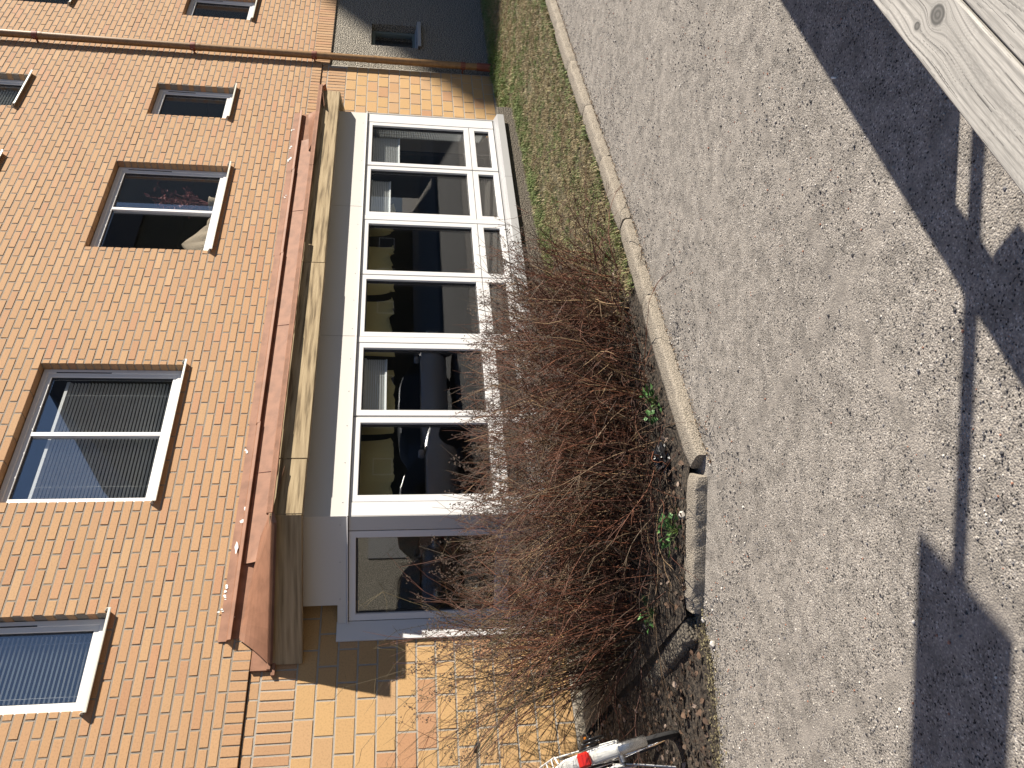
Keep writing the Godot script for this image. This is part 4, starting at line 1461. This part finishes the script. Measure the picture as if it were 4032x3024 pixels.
func build_shrubs() -> void:
	var seed_m := MB.new()
	var spots := [
		# x, z, spread x, spread z, stems, height, label
		[1.75, 1.05, 0.30, 0.45, 210, 1.45, "leggy bare shrub with long arching stems at the left end by the bicycle"],
		[2.35, 1.45, 0.35, 0.55, 470, 1.15, "dense bare shrub in front of the slanting left side of the bay"],
		[3.0, 1.60, 0.38, 0.50, 560, 1.08, "thick red brown shrub behind the corner of the kerb"],
		[3.65, 1.62, 0.38, 0.50, 520, 1.02, "thick red brown shrub in front of the second tall bay pane from the left"],
		[4.22, 1.35, 0.34, 0.38, 270, 0.92, "bare shrub in the middle of the row, thinning towards the lawn"],
		[4.9, 1.02, 0.26, 0.22, 75, 0.72, "low sparse shrub at the right end next to the grass"]]
	for s in spots:
		var sh := thing("bare_shrub", s[6], "shrub", Vector3.ZERO, "bare shrubs in the bed before the bay")
		var st := MB.new()
		var tw := MB.new()
		var hd := MB.new()
		for i in int(s[4] * 1.25):
			var bx: float = s[0] + rng.randfn(0.0, s[2] * 0.55)
			var bz: float = clampf(s[1] + 0.12 + rng.randfn(0.0, s[3] * 0.85), 0.72, 2.52 if bx > 2.0 else 2.2)
			if bx < 1.56: bx = 1.56 + rng.randf() * 0.2
			var p := Vector3(bx, soil_y(bx, bz), bz)
			var dx: float = (bx - s[0]) * 0.55
			var out := Vector3(dx + rnd(-0.38, 0.30) - 0.06, 1.0, (bz - s[1]) * 0.5 + rnd(-0.30, 0.30))
			var h: float = s[5] * rnd(0.5, 1.08)
			if rng.randf() < 0.24: out = Vector3(rnd(-1.2, 1.0), rnd(0.15, 0.6), rnd(-0.7, 1.1)); h *= 0.7
			var c := stem_color()
			st.col = c
			var tips := []
			var pts := grow(st, p, out.normalized(), h, rnd(0.0022, 0.0056), rnd(0.02, 0.26), tips, rnd(0.10, 0.24))
			for t in rng.randi_range(3, 6):
				var k := rng.randi_range(3, 8)
				var dd: Vector3 = (pts[k + 1] - pts[k]).normalized()
				tw.col = c * rnd(0.8, 1.1)
				var td := (dd + Vector3(rnd(-0.95, 0.95), rnd(-0.35, 0.5), rnd(-0.95, 0.95))).normalized()
				var e: Vector3 = pts[k] + td * h * rnd(0.10, 0.26)
				var m: Vector3 = pts[k].lerp(e, 0.5) + Vector3(rnd(-0.012, 0.012), rnd(-0.008, 0.012), rnd(-0.012, 0.012))
				tw.tube([pts[k], m, e], [0.0019, 0.0015, 0.0008], 3)
				if rng.randf() < 0.28: tips.append([e, td])
			for t in tips:
				if t[0].y < 0.75 * s[5] * 0.9 or rng.randf() < 0.35: continue
				# withered flower head: a spray of tiny dark grains
				for q in rng.randi_range(5, 14):
					hd.col = Color(0.085, 0.058, 0.04) * rnd(0.6, 1.5)
					var o: Vector3 = t[0] - t[1] * rnd(0.0, 0.06) + Vector3(rnd(-0.02, 0.02), rnd(-0.02, 0.02), rnd(-0.02, 0.02))
					var g := rnd(0.003, 0.0062)
					hd.tri(o + Vector3(-g, -g, 0), o + Vector3(g, -g, g), o + Vector3(0, g, 0))
					hd.tri(o + Vector3(0, -g, -g), o + Vector3(0, g, g), o + Vector3(g, 0, -g))
		# low tangle of old twigs round the foot
		for i in int(s[4] * 0.55):
			var bx: float = s[0] + rng.randfn(0.0, s[2])
			var bz := rnd(0.9, kerb_z(bx) - 0.10)
			if bx < 2.06: bz = minf(bz, lerpf(2.05, 2.6, clampf((bx - 1.48) / 0.57, 0, 1)))
			if bx < 1.56: continue
			tw.col = stem_color() * rnd(0.5, 1.0)
			var far := []
			grow(tw, Vector3(bx, soil_y(bx, bz) + rnd(0.0, 0.22), bz), Vector3(rnd(-1, 1), rnd(-0.1, 0.7), rnd(-0.6, 1)).normalized(), rnd(0.2, 0.55), rnd(0.0016, 0.0036), rnd(-0.1, 0.3), far, 0.3)
		part("stems", st, M.twig, sh)
		part("side_twigs", tw, M.twig, sh)
		part("seed_heads", hd, M.twig, sh)
	# long whips arching over the brick on the left
	var wp := thing("arching_briar", "few long thorny whips arching over the brick left of the bay", "shrub")
	var mb := MB.new()
	var tips2 := []
	for i in 58:
		mb.col = Color(0.045, 0.034, 0.018).lerp(Color(0.11, 0.085, 0.038), rng.randf())
		var bx := rnd(1.55, 2.2)
		var bz := rnd(0.55, 1.5)
		var dirn := Vector3(rnd(-0.55, 0.1), 1.0, rnd(-0.35, 0.15)).normalized()
		var l := rnd(1.2, 1.95)
		if i > 55: dirn = Vector3(rnd(-0.1, 0.3), 1.0, rnd(-0.3, 0.0)).normalized(); l = rnd(1.1, 1.45)
		var pts := grow(mb, Vector3(bx, soil_y(bx, bz), bz), dirn, l, rnd(0.0026, 0.0046), 0.0, tips2, 0.24, Vector3(rnd(-0.30, -0.02), rnd(-0.22, 0.0), 0))
		for t in 7:
			var k := rng.randi_range(3, 9)
			var e: Vector3 = pts[k] + Vector3(rnd(-0.16, 0.1), rnd(-0.06, 0.16), rnd(-0.1, 0.1))
			mb.tube([pts[k], pts[k].lerp(e, 0.5) + Vector3(0, rnd(-0.02, 0.02), rnd(-0.02, 0.02)), e], [0.0016, 0.0013, 0.0006], 3)
		for t in 26:
			var k := rng.randi_range(1, 8)
			var o: Vector3 = pts[k].lerp(pts[k + 1], rng.randf())
			mb.tube([o, o + Vector3(rnd(-1, 1), rnd(-1, 1), rnd(-1, 1)).normalized() * 0.012], [0.0014, 0.0002], 3)
	part("whips", mb, M.twig, wp)
	# green weeds by the kerb
	var weeds := [[2.62, 2.60, 16, 0.045, "green leafy weed growing over the kerb in front of the shrubs"], [1.86, 2.45, 18, 0.042, "green round leaved weed on the short slanting kerb stone"], [1.62, 1.9, 14, 0.035, "low green weed in shade beside the kerb running to the wall"]]
	for w in weeds:
		var t := thing("weed", w[4], "weed", Vector3(w[0], soil_y(w[0], w[1]), w[1]), "green weeds in the bed")
		var stm := MB.new()
		var lfm := MB.new()
		for i in w[2] * 2:
			var e := Vector3(rnd(-0.09, 0.09), rnd(0.02, 0.09), rnd(-0.08, 0.08))
			stm.col = Color(0.08, 0.12, 0.03)
			stm.tube([Vector3.ZERO, e * 0.5 + Vector3(0, 0.02, 0), e], [0.0016, 0.0014, 0.001], 3)
			lfm.col = Color(0.055, 0.13, 0.035) * rnd(0.7, 1.5)
			leaf(lfm, e, Vector3(e.x, rnd(-0.01, 0.03), e.z + 0.02).normalized(), w[3] * rnd(0.7, 1.2), 0.75)
		part("stalks", stm, M.leaf, t)
		part("leaves", lfm, M.leaf, t)

# ------------------------------------------------------------------ table, sign post
func build_table() -> void:
	var top := 0.74
	var t := thing("picnic_table", "weathered grey timber picnic table at the edge of the yard", "table", Vector3(1.3, 0, 5.572))
	var b1 := MB.new()
	b1.bev(Vector3(-2.2, top - 0.034, -0.0725), Vector3(3.3, top, 0.0345), 0.003)
	part("board", b1, M.table_wood, t)
	var b2 := MB.new()
	b2.bev(Vector3(-2.2, top - 0.036, 0.0375), Vector3(1.02, top - 0.002, 0.145), 0.003)
	part("board", b2, M.table_wood_b, t)
	var b3 := MB.new()
	b3.bev(Vector3(-2.2, top - 0.034, 0.149), Vector3(0.8, top, 0.256), 0.003)
	part("board", b3, M.table_wood_b, t)
	for x in [-1.6, -0.35]:
		var lg := MB.new()
		lg.bev(Vector3(x - 0.035, 0.0, 0.14), Vector3(x + 0.035, top - 0.038, 0.2), 0.004)
		lg.bev(Vector3(x - 0.03, top - 0.13, 0.02), Vector3(x + 0.03, top - 0.037, 0.14), 0.004)
		part("leg", lg, M.table_wood_b, t)
	# the closed end, clad in upright boards
	for i in 16:
		var mb := MB.new()
		mb.bev(Vector3(1.235 + i * 0.122, 0.02, 0.006), Vector3(1.235 + i * 0.122 + 0.1205, top - 0.035, 0.028), 0.002)
		part("upright_board", mb, M.table_wood_b, t)
	var s := thing("sign_post", "square notice plate on a thin post behind the picnic table", "sign", Vector3(3.36, 0, 6.42))
	var po := MB.new()
	po.tube([Vector3.ZERO, Vector3(0, 2.95, 0)], [0.03, 0.03], 12, true)
	part("post", po, M.steel, s)
	var pl := MB.new()
	var bs := Basis(Vector3.UP, 0.38)
	pl.bev(Vector3(-0.215, 2.07, 0.031), Vector3(0.215, 2.95, 0.035), 0.001, Transform3D(bs, Vector3.ZERO))
	part("plate", pl, M.sign_plate, s)

# ------------------------------------------------------------------ bicycle
func torus(mb: MB, r: float, w: float, t: Transform3D, n := 40, k := 8) -> void:
	var g := []
	for i in n + 1:
		var a := TAU * i / n
		var row := []
		for j in k + 1:
			var b := TAU * j / k
			row.append(t * Vector3(sin(b) * w, sin(a) * (r + cos(b) * w), cos(a) * (r + cos(b) * w)))
		g.append(row)
	mb.sheet(g)

func build_bicycle() -> void:
	# local axes: -z forwards, x to the right of the rider, y up; it leans to the left on its stand
	var b := thing("bicycle", "white bicycle with a red rear lamp parked against the brick wall", "bicycle", Vector3(1.03, 0.004, 1.60))
	b.rotation = Vector3(0, -0.10, 0.20)
	var hub := Vector3(0, 0.345, 0)
	var fhub := Vector3(0, 0.345, -1.06)
	for k in 2:
		var c := hub if k == 0 else fhub
		var ty := MB.new()
		torus(ty, 0.325, 0.02, Transform3D(Basis.IDENTITY, c))
		var w := part("wheel", ty, M.black_rubber, b)
		var rm := MB.new()
		torus(rm, 0.303, 0.010, Transform3D(Basis.IDENTITY, c), 40, 6)
		part("rim", rm, M.chrome, w)
		var sp := MB.new()
		for i in 32:
			var a := TAU * i / 32.0
			var s := 0.03 if i % 2 else -0.03
			sp.tube([c + Vector3(s, sin(a + 0.4) * 0.02, cos(a + 0.4) * 0.02), c + Vector3(0, sin(a) * 0.298, cos(a) * 0.298)], [0.001, 0.001], 3)
		part("spokes", sp, M.steel, w)
		var hb := MB.new()
		hb.tube([c + Vector3(-0.05, 0, 0), c + Vector3(0.05, 0, 0)], [0.022, 0.022], 10, true)
		part("hub", hb, M.steel, w)
		# mudguard
		var g := []
		for i in 25:
			var a := lerpf(-0.10, 2.5, i / 24.0) if k == 0 else lerpf(0.55, 2.6, i / 24.0)
			var row := []
			for j in 7:
				var q := lerpf(-1.25, 1.25, j / 6.0)
				row.append(c + Vector3(sin(q) * 0.031, sin(a) * (0.343 + cos(q) * 0.022), cos(a) * (0.343 + cos(q) * 0.022)))
			g.append(row)
		var mg := MB.new()
		mg.sheet(g, true, true)
		var m := part("mudguard", mg, M.white_paint, b)
		if k == 0:
			var ch := MB.new()
			var g2 := []
			for i in 9:
				var a := lerpf(-0.13, 0.30, i / 8.0)
				var row := []
				for j in 7:
					var q := lerpf(-1.25, 1.25, j / 6.0)
					row.append(c + Vector3(sin(q) * 0.0325, sin(a) * (0.3435 + cos(q) * 0.0235), cos(a) * (0.3435 + cos(q) * 0.0235)))
				g2.append(row)
			ch.sheet(g2, true, true)
			part("chrome_tip", ch, M.chrome, m)
	# rear lamp on the mudguard
	var la := MB.new()
	var lt := Transform3D(Basis(Vector3.RIGHT, -0.28), hub + Vector3(0, sin(0.80) * 0.385, cos(0.80) * 0.385 + 0.012))
	la.bev(Vector3(-0.036, -0.03, -0.02), Vector3(0.036, 0.035, 0.026), 0.010, lt)
	part("rear_lamp", la, M.red_plastic, b)
	# frame
	var bb := Vector3(0, 0.28, -0.44)
	var seat := Vector3(0, 0.74, -0.28)
	var head_t := Vector3(0, 0.86, -0.86)
	var head_b := Vector3(0, 0.68, -0.92)
	var fr := MB.new()
	fr.tube([bb, seat], [0.016, 0.016], 10, true)
	fr.tube([bb, head_b], [0.018, 0.018], 10)
	fr.tube([Vector3(0, 0.50, -0.36), head_t - Vector3(0, 0.05, -0.01)], [0.016, 0.016], 10)
	fr.tube([head_t, head_b], [0.019, 0.019], 10, true)
	for s in [-1.0, 1.0]:
		fr.tube([bb + Vector3(s * 0.03, 0, 0), Vector3(s * 0.055, 0.33, -0.12), hub + Vector3(s * 0.06, 0, 0)], [0.010, 0.010, 0.009], 8)
		fr.tube([seat + Vector3(s * 0.015, -0.04, 0), Vector3(s * 0.05, 0.62, -0.19), hub + Vector3(s * 0.06, 0, 0)], [0.009, 0.009, 0.008], 8)
		fr.tube([head_b + Vector3(s * 0.03, -0.01, 0), fhub + Vector3(s * 0.055, 0.2, 0.05), fhub + Vector3(s * 0.055, 0, 0)], [0.011, 0.011, 0.009], 8)
	part("frame", fr, M.white_paint, b)
	# carrier
	var ca := MB.new()
	for s in [-1.0, 1.0]:
		ca.tube([hub + Vector3(s * 0.065, 0.01, 0.0), Vector3(s * 0.06, 0.74, 0.10)], [0.005, 0.005], 6)
		ca.tube([Vector3(s * 0.06, 0.755, -0.25), Vector3(s * 0.06, 0.745, 0.16), Vector3(s * 0.02, 0.742, 0.20)], [0.005, 0.005, 0.005], 6)
	ca.tube([Vector3(0, 0.755, -0.25), Vector3(0, 0.745, 0.19)], [0.004, 0.004], 6)
	for z in [-0.2, -0.05, 0.1]:
		ca.tube([Vector3(-0.06, 0.752, z), Vector3(0.06, 0.752, z)], [0.004, 0.004], 6)
	part("carrier", ca, M.white_paint, b)
	var sd := MB.new()
	var sg := []
	for i in 11:
		var f := i / 10.0
		var w := lerpf(0.105, 0.022, pow(f, 0.75)) * (1.0 if f > 0.05 else 0.8)
		var row := []
		for j in 9:
			var a := PI * j / 8.0
			row.append(Vector3(cos(a) * w, 0.93 + sin(a) * 0.045 - (0.03 if i == 0 else 0.0), lerpf(-0.10, -0.37, f)))
		sg.append(row)
	sg.reverse()
	sd.sheet(sg, true, true)
	part("saddle", sd, M.brown_leather, b)
	var pst := MB.new()
	pst.tube([seat, seat + Vector3(0, 0.2, 0.05)], [0.013, 0.013], 8)
	part("seat_post", pst, M.chrome, b)
	var hbm := MB.new()
	hbm.tube([head_t, head_t + Vector3(0, 0.14, 0.02)], [0.013, 0.013], 8)
	for s in [-1.0, 1.0]:
		hbm.tube([head_t + Vector3(0, 0.14, 0.02), head_t + Vector3(s * 0.16, 0.17, 0.0), head_t + Vector3(s * 0.28, 0.17, 0.12), head_t + Vector3(s * 0.30, 0.165, 0.26)], [0.011, 0.011, 0.011, 0.011], 8, true)
	part("handlebar", hbm, M.chrome, b)
	for s in [-1.0, 1.0]:
		var gp := MB.new()
		gp.tube([head_t + Vector3(s * 0.285, 0.17, 0.15), head_t + Vector3(s * 0.302, 0.165, 0.275)], [0.016, 0.017], 8, true)
		part("grip", gp, M.black_rubber, b)
		var cr := MB.new()
		cr.tube([bb + Vector3(s * 0.05, 0, 0), bb + Vector3(s * 0.075, s * 0.10, s * -0.13)], [0.011, 0.009], 6, true)
		part("crank", cr, M.steel, b)
		var pd := MB.new()
		var pt := Transform3D(Basis.IDENTITY, bb + Vector3(s * 0.135, s * 0.10, s * -0.13))
		pd.ring(-0.05, 0.05, -0.012, 0.012, 0.008, -0.035, 0.035, pt)
		pd.bev(Vector3(-0.05, -0.013, 0.030), Vector3(0.05, 0.013, 0.036), 0.002, pt)
		var pe := part("pedal", pd, M.black_plastic, b)
		var rf := MB.new()
		rf.bev(Vector3(-0.035, -0.008, 0.0362), Vector3(0.035, 0.008, 0.041), 0.002, pt)
		part("reflector", rf, M.amber, pe)
	var chn := MB.new()
	torus(chn, 0.085, 0.006, Transform3D(Basis.IDENTITY, bb + Vector3(0.05, 0, 0)), 28, 5)
	chn.tube([bb + Vector3(0.05, 0.085, 0), hub + Vector3(0.05, 0.035, 0)], [0.004, 0.004], 5)
	chn.tube([bb + Vector3(0.05, -0.085, 0), hub + Vector3(0.05, -0.035, 0)], [0.004, 0.004], 5)
	part("chain", chn, M.steel, b)
	var ks := MB.new()
	ks.tube([Vector3(-0.05, 0.33, -0.08), Vector3(-0.16, 0.04, 0.02)], [0.007, 0.007], 6, true)
	part("kickstand", ks, M.steel, b)
	# coiled cable lock hung on the rear of the frame
	var lk := MB.new()
	var pts := []
	var rad := []
	for i in 90:
		var a := i * 0.30
		pts.append(Vector3(0.075 + 0.02 * sin(i * 0.05), 0.50 + sin(a) * 0.05 + i * 0.0006, 0.16 + cos(a) * 0.06))
		rad.append(0.006)
	lk.tube(pts, rad, 6, true)
	var lo := part("cable_lock", lk, M.black_plastic, self)
	lo.transform = b.transform
	tag(lo, "black coiled cable lock hanging on the rear of the white bicycle", "lock")

# ------------------------------------------------------------------ small things
func build_small_things() -> void:
	var bg := MB.new()
	var nz := noise(2.2, 88, FastNoiseLite.TYPE_SIMPLEX, 3)
	var g := []
	for i in 23:
		var a := PI * i / 22.0
		var row := []
		for j in 33:
			var p := TAU * j / 32.0
			var d := Vector3(sin(a) * cos(p), cos(a), sin(a) * sin(p))
			var r := 1.0 + 0.75 * nz.get_noise_3d(d.x * 0.9, d.y * 0.9, d.z * 0.9) + 0.3 * absf(nz.get_noise_3d(d.x * 3.0, d.y * 3.0, d.z * 3.0))
			row.append(Vector3(d.x * 0.075 * r, maxf(-0.01, 0.02 + d.y * 0.042 * r), d.z * 0.05 * r))
		g.append(row)
	g.reverse()
	bg.sheet(g, false)
	var o := part("plastic_bag", bg, M.black_plastic, self)
	o.position = Vector3(2.28, 0.06, 2.52)
	tag(o, "crumpled black plastic bag behind the kerb corner", "bag")
	var cg := MB.new()
	cg.tube([Vector3(-0.013, 0, 0), Vector3(0.012, 0, 0)], [0.004, 0.004], 8, true)
	var cb := part("cigarette_butt", cg, M.white_paint, self)
	cb.position = Vector3(2.53, 0.0045, 4.72)
	cb.rotation = Vector3(0, 0.5, 0)
	tag(cb, "white cigarette butt on the shaded asphalt beside the table", "cigarette butt")
	var desc := ["pale stone on the asphalt at the left end of the kerb", "pale rounded stone on the asphalt in front of the dead leaves", "small pale stone behind the slanting kerb stone"]
	var where := [Vector3(1.40, 0.0, 2.36), Vector3(1.26, 0.0, 2.40), Vector3(1.90, 0.06, 2.56)]
	for i in 3:
		var mb := MB.new()
		mb.col = Color(0.48, 0.45, 0.40)
		pebble(mb)
		var s := part("stone", mb, M.grit, self)
		s.position = where[i] + Vector3(0, 0.008, 0)
		s.scale = Vector3(0.017, 0.012, 0.014) * (1.0 + 0.3 * i)
		s.rotation.y = i * 1.3
		tag(s, desc[i], "stone", "loose pale stones")
	# curled dead leaf under the end of the kerb
	var lf := MB.new()
	lf.col = Color(0.24, 0.15, 0.07)
	var rows := []
	for i in 7:
		var f := i / 6.0
		var w := 0.022 * sin(PI * pow(f, 0.8)) + 0.001
		rows.append([Vector3(f * 0.075, 0.016 * sin(f * 3.0) + 0.012, -w), Vector3(f * 0.075, 0.012 * sin(f * 3.0), 0), Vector3(f * 0.075, 0.016 * sin(f * 2.4) + 0.014, w)])
	rows.reverse()
	lf.sheet(rows, true, true)
	var ol := part("curled_leaf", lf, M.dry_leaf, self)
	ol.position = Vector3(1.33, 0.012, 2.22)
	tag(ol, "large curled tan leaf lying against the end of the kerb", "leaf")

# ------------------------------------------------------------------ what the panes mirror
func build_car(label: String, at: Vector3, turn: float, paint: StandardMaterial3D, group := "silver cars parked across the yard") -> Node3D:
	# a small hatchback: x forwards
	var c := thing("parked_car", label, "car", at, group)
	c.rotation.y = turn
	var body := MB.new()
	var st := [[-2.02, 0.45, 0.62, 0.66], [-1.97, 0.30, 0.78, 0.80], [-1.7, 0.24, 0.92, 0.85], [-1.0, 0.22, 0.95, 0.87], [0.0, 0.22, 0.95, 0.87], [0.75, 0.22, 0.97, 0.86], [1.3, 0.24, 0.88, 0.83], [1.75, 0.27, 0.77, 0.76], [1.98, 0.34, 0.66, 0.66], [2.05, 0.45, 0.55, 0.55]]
	var g := []
	for s in st:
		var row := []
		for q in [[-0.86, 0.0], [-1.0, 0.18], [-1.02, 0.5], [-0.97, 0.85], [-0.86, 1.0], [0.0, 1.03], [0.86, 1.0], [0.97, 0.85], [1.02, 0.5], [1.0, 0.18], [0.86, 0.0], [-0.86, 0.0]]:
			row.append(Vector3(s[0], lerpf(s[1], s[2], q[1]), q[0] * s[3]))
		g.append(row)
	body.sheet(g, true)
	part("body", body, paint, c)
	var ro := MB.new()
	var rs := [[-1.9, 0.93, 0.70], [-1.72, 1.22, 0.64], [-1.35, 1.43, 0.60], [-0.6, 1.49, 0.60], [0.1, 1.46, 0.60], [0.4, 1.38, 0.61], [1.05, 0.97, 0.70]]
	var gg := []
	var gw := []
	for s in rs:
		gg.append([Vector3(s[0], s[1] - 0.05, -s[2] - 0.01), Vector3(s[0], s[1] - 0.012, -s[2] * 0.92), Vector3(s[0], s[1], 0), Vector3(s[0], s[1] - 0.012, s[2] * 0.92), Vector3(s[0], s[1] - 0.05, s[2] + 0.01)])
	ro.sheet(gg.slice(1, 6), true, true)
	part("car_roof", ro, paint, c)
	for k in [[0, 2], [4, 7]]:
		var wm := MB.new()
		wm.sheet(gg.slice(k[0], k[1] + (0 if k[0] else 1)), true, true)
		part("windscreen", wm, M.car_glass, c)
	for s in [-1.0, 1.0]:
		var sw := MB.new()
		var pg := []
		for r in rs:
			pg.append([Vector3(r[0], 0.93, s * 0.80), Vector3(r[0], maxf(0.935, r[1] - 0.045), s * (r[2] + 0.02))])
		sw.sheet(pg, true, true)
		part("side_window", sw, M.car_glass, c)
		for x in [-1.25, 1.28]:
			var wt := MB.new()
			wt.lathe([Vector2(0.0, 0.09), Vector2(0.19, 0.085), Vector2(0.2, 0.1), Vector2(0.29, 0.1), Vector2(0.31, 0.06), Vector2(0.31, -0.06), Vector2(0.0, -0.08)], 20, Transform3D(Basis(Vector3.UP, 0.0 if s > 0 else PI), Vector3(x, 0.31, s * 0.79)))
			part("wheel", wt, M.black_rubber, c)
		var mr := MB.new()
		mr.bev(Vector3(0.62, 0.94, s * 0.97 - 0.09), Vector3(0.76, 1.07, s * 0.97 + 0.09), 0.03)
		part("wing_mirror", mr, paint, c)
		var hl := MB.new()
		hl.bev(Vector3(1.80, 0.60, s * 0.58 - 0.13), Vector3(2.01, 0.71, s * 0.58 + 0.10), 0.03)
		part("headlight", hl, M.chrome, c)
	return c

func build_surroundings() -> void:
	build_car("silver hatchback mirrored in the leftmost pane of the bay front", Vector3(8.3, 0, 9.8), 0.0, M.car_paint)
	build_car("silver hatchback mirrored in the second pane of the bay front", Vector3(12.4, 0, 11.6), 0.0, M.car_paint)
	for q in [["black hatchback parked before the garage nearest the wall", 2.2, "car_black"], ["red hatchback parked before the garage furthest from the wall", 7.6, "car_red"], ["black hatchback parked before the garage beside the red one", 4.9, "car_black"]]:
		build_car(q[0], Vector3(-9.2, 0, q[1]), 0.0, M[q[2]], "cars parked before the garage")
	var rd := MB.new()
	rd.quad(Vector3(-60, 0.005, 15), Vector3(60, 0.005, 15), Vector3(60, 0.005, 6.9), Vector3(-60, 0.005, 6.9))
	structure("road", rd, mat("road", lin(0.06, 0.06, 0.06), 0.95), "dark asphalt road behind the picnic table", "road")
	# block of flats opposite, a gabled end and a flat-roofed part
	var ob := thing("opposite_house", "tall dark apartment house across the yard mirrored in the upper panes", "building", Vector3(24, 0, 42))
	var w := MB.new()
	w.box(Vector3(0, -0.2, 0), Vector3(13, 14.5, 14))
	w.box(Vector3(13, -0.2, 0.5), Vector3(34, 24.0, 14))
	part("wall", w, M.render_olive, ob)
	var gb := MB.new()
	gb.quad(Vector3(0, 14.5, 0), Vector3(0, 14.5, 14), Vector3(13, 26.5, 14), Vector3(13, 26.5, 0))
	gb.tri(Vector3(0, 14.5, 0), Vector3(13, 26.5, 0), Vector3(13, 14.5, 0))
	gb.box(Vector3(13, 24.0, 0.2), Vector3(34.4, 26.5, 14))
	part("roof", gb, M.dark_roof, ob)
	for i in 40:
		var x := 1.6 + (i % 8) * 4.0
		var y := 1.6 + (i / 8) * 2.75
		var t := Transform3D(Basis(Vector3.UP, PI), Vector3(x, y, -0.0 if x < 12.0 else 0.5))
		var wn := MB.new()
		wn.ring(-0.7, 0.7, 0.0, 1.4, 0.09, -0.1, 0.03, t)
		var wp := part("window", wn, M.white_metal, ob)
		var gp := MB.new()
		gp.box(Vector3(-0.62, 0.08, -0.06), Vector3(0.62, 1.32, 0.006), t)
		part("pane", gp, M.car_glass, wp)
	# tall block far to the right, out of the picture: its edge shades the foot of the wall by the downpipe
	var nb := thing("neighbour_block", "tall block of flats right of the yard whose shadow falls on the wall", "building", Vector3(42, 0, 0))
	var nm := MB.new()
	nm.box(Vector3(0, -0.2, -8.0), Vector3(14, 26.4, 28.2))
	part("wall", nm, M.render_pale, nb)
	var nr := MB.new()
	nr.box(Vector3(0.4, 26.4, -8.2), Vector3(14.4, 26.6, 28.0))
	part("roof", nr, M.dark_roof, nb)
	# pale garage to the left, mirrored in the slanting pane
	var ga := thing("garage", "pale garage left of the yard mirrored in the slanting bay pane", "building", Vector3(-13, 0, 2))
	var gm := MB.new()
	gm.box(Vector3(-6, -0.2, 0), Vector3(0, 3.2, 16))
	part("wall", gm, M.render_pale, ga)
	var gr := MB.new()
	gr.bev(Vector3(-6.3, 3.2, -0.3), Vector3(0.4, 3.4, 16.3), 0.02)
	part("roof", gr, M.dark_roof, ga)
	for i in 3:
		var dm := MB.new()
		dm.bev(Vector3(-0.02, 0.0, 1.5 + i * 4.4), Vector3(0.04, 2.3, 4.2 + i * 4.4), 0.01)
		part("garage_door", dm, M.grey_sheet, ga)

func _ready() -> void:
	rng.seed = 20240317
	set_view()
	make_materials()
	build_walls()
	build_windows()
	build_bay()
	build_downpipe()
	build_ground()
	build_ground_cover()
	build_shrubs()
	build_table()
	build_bicycle()
	build_small_things()
	build_surroundings()
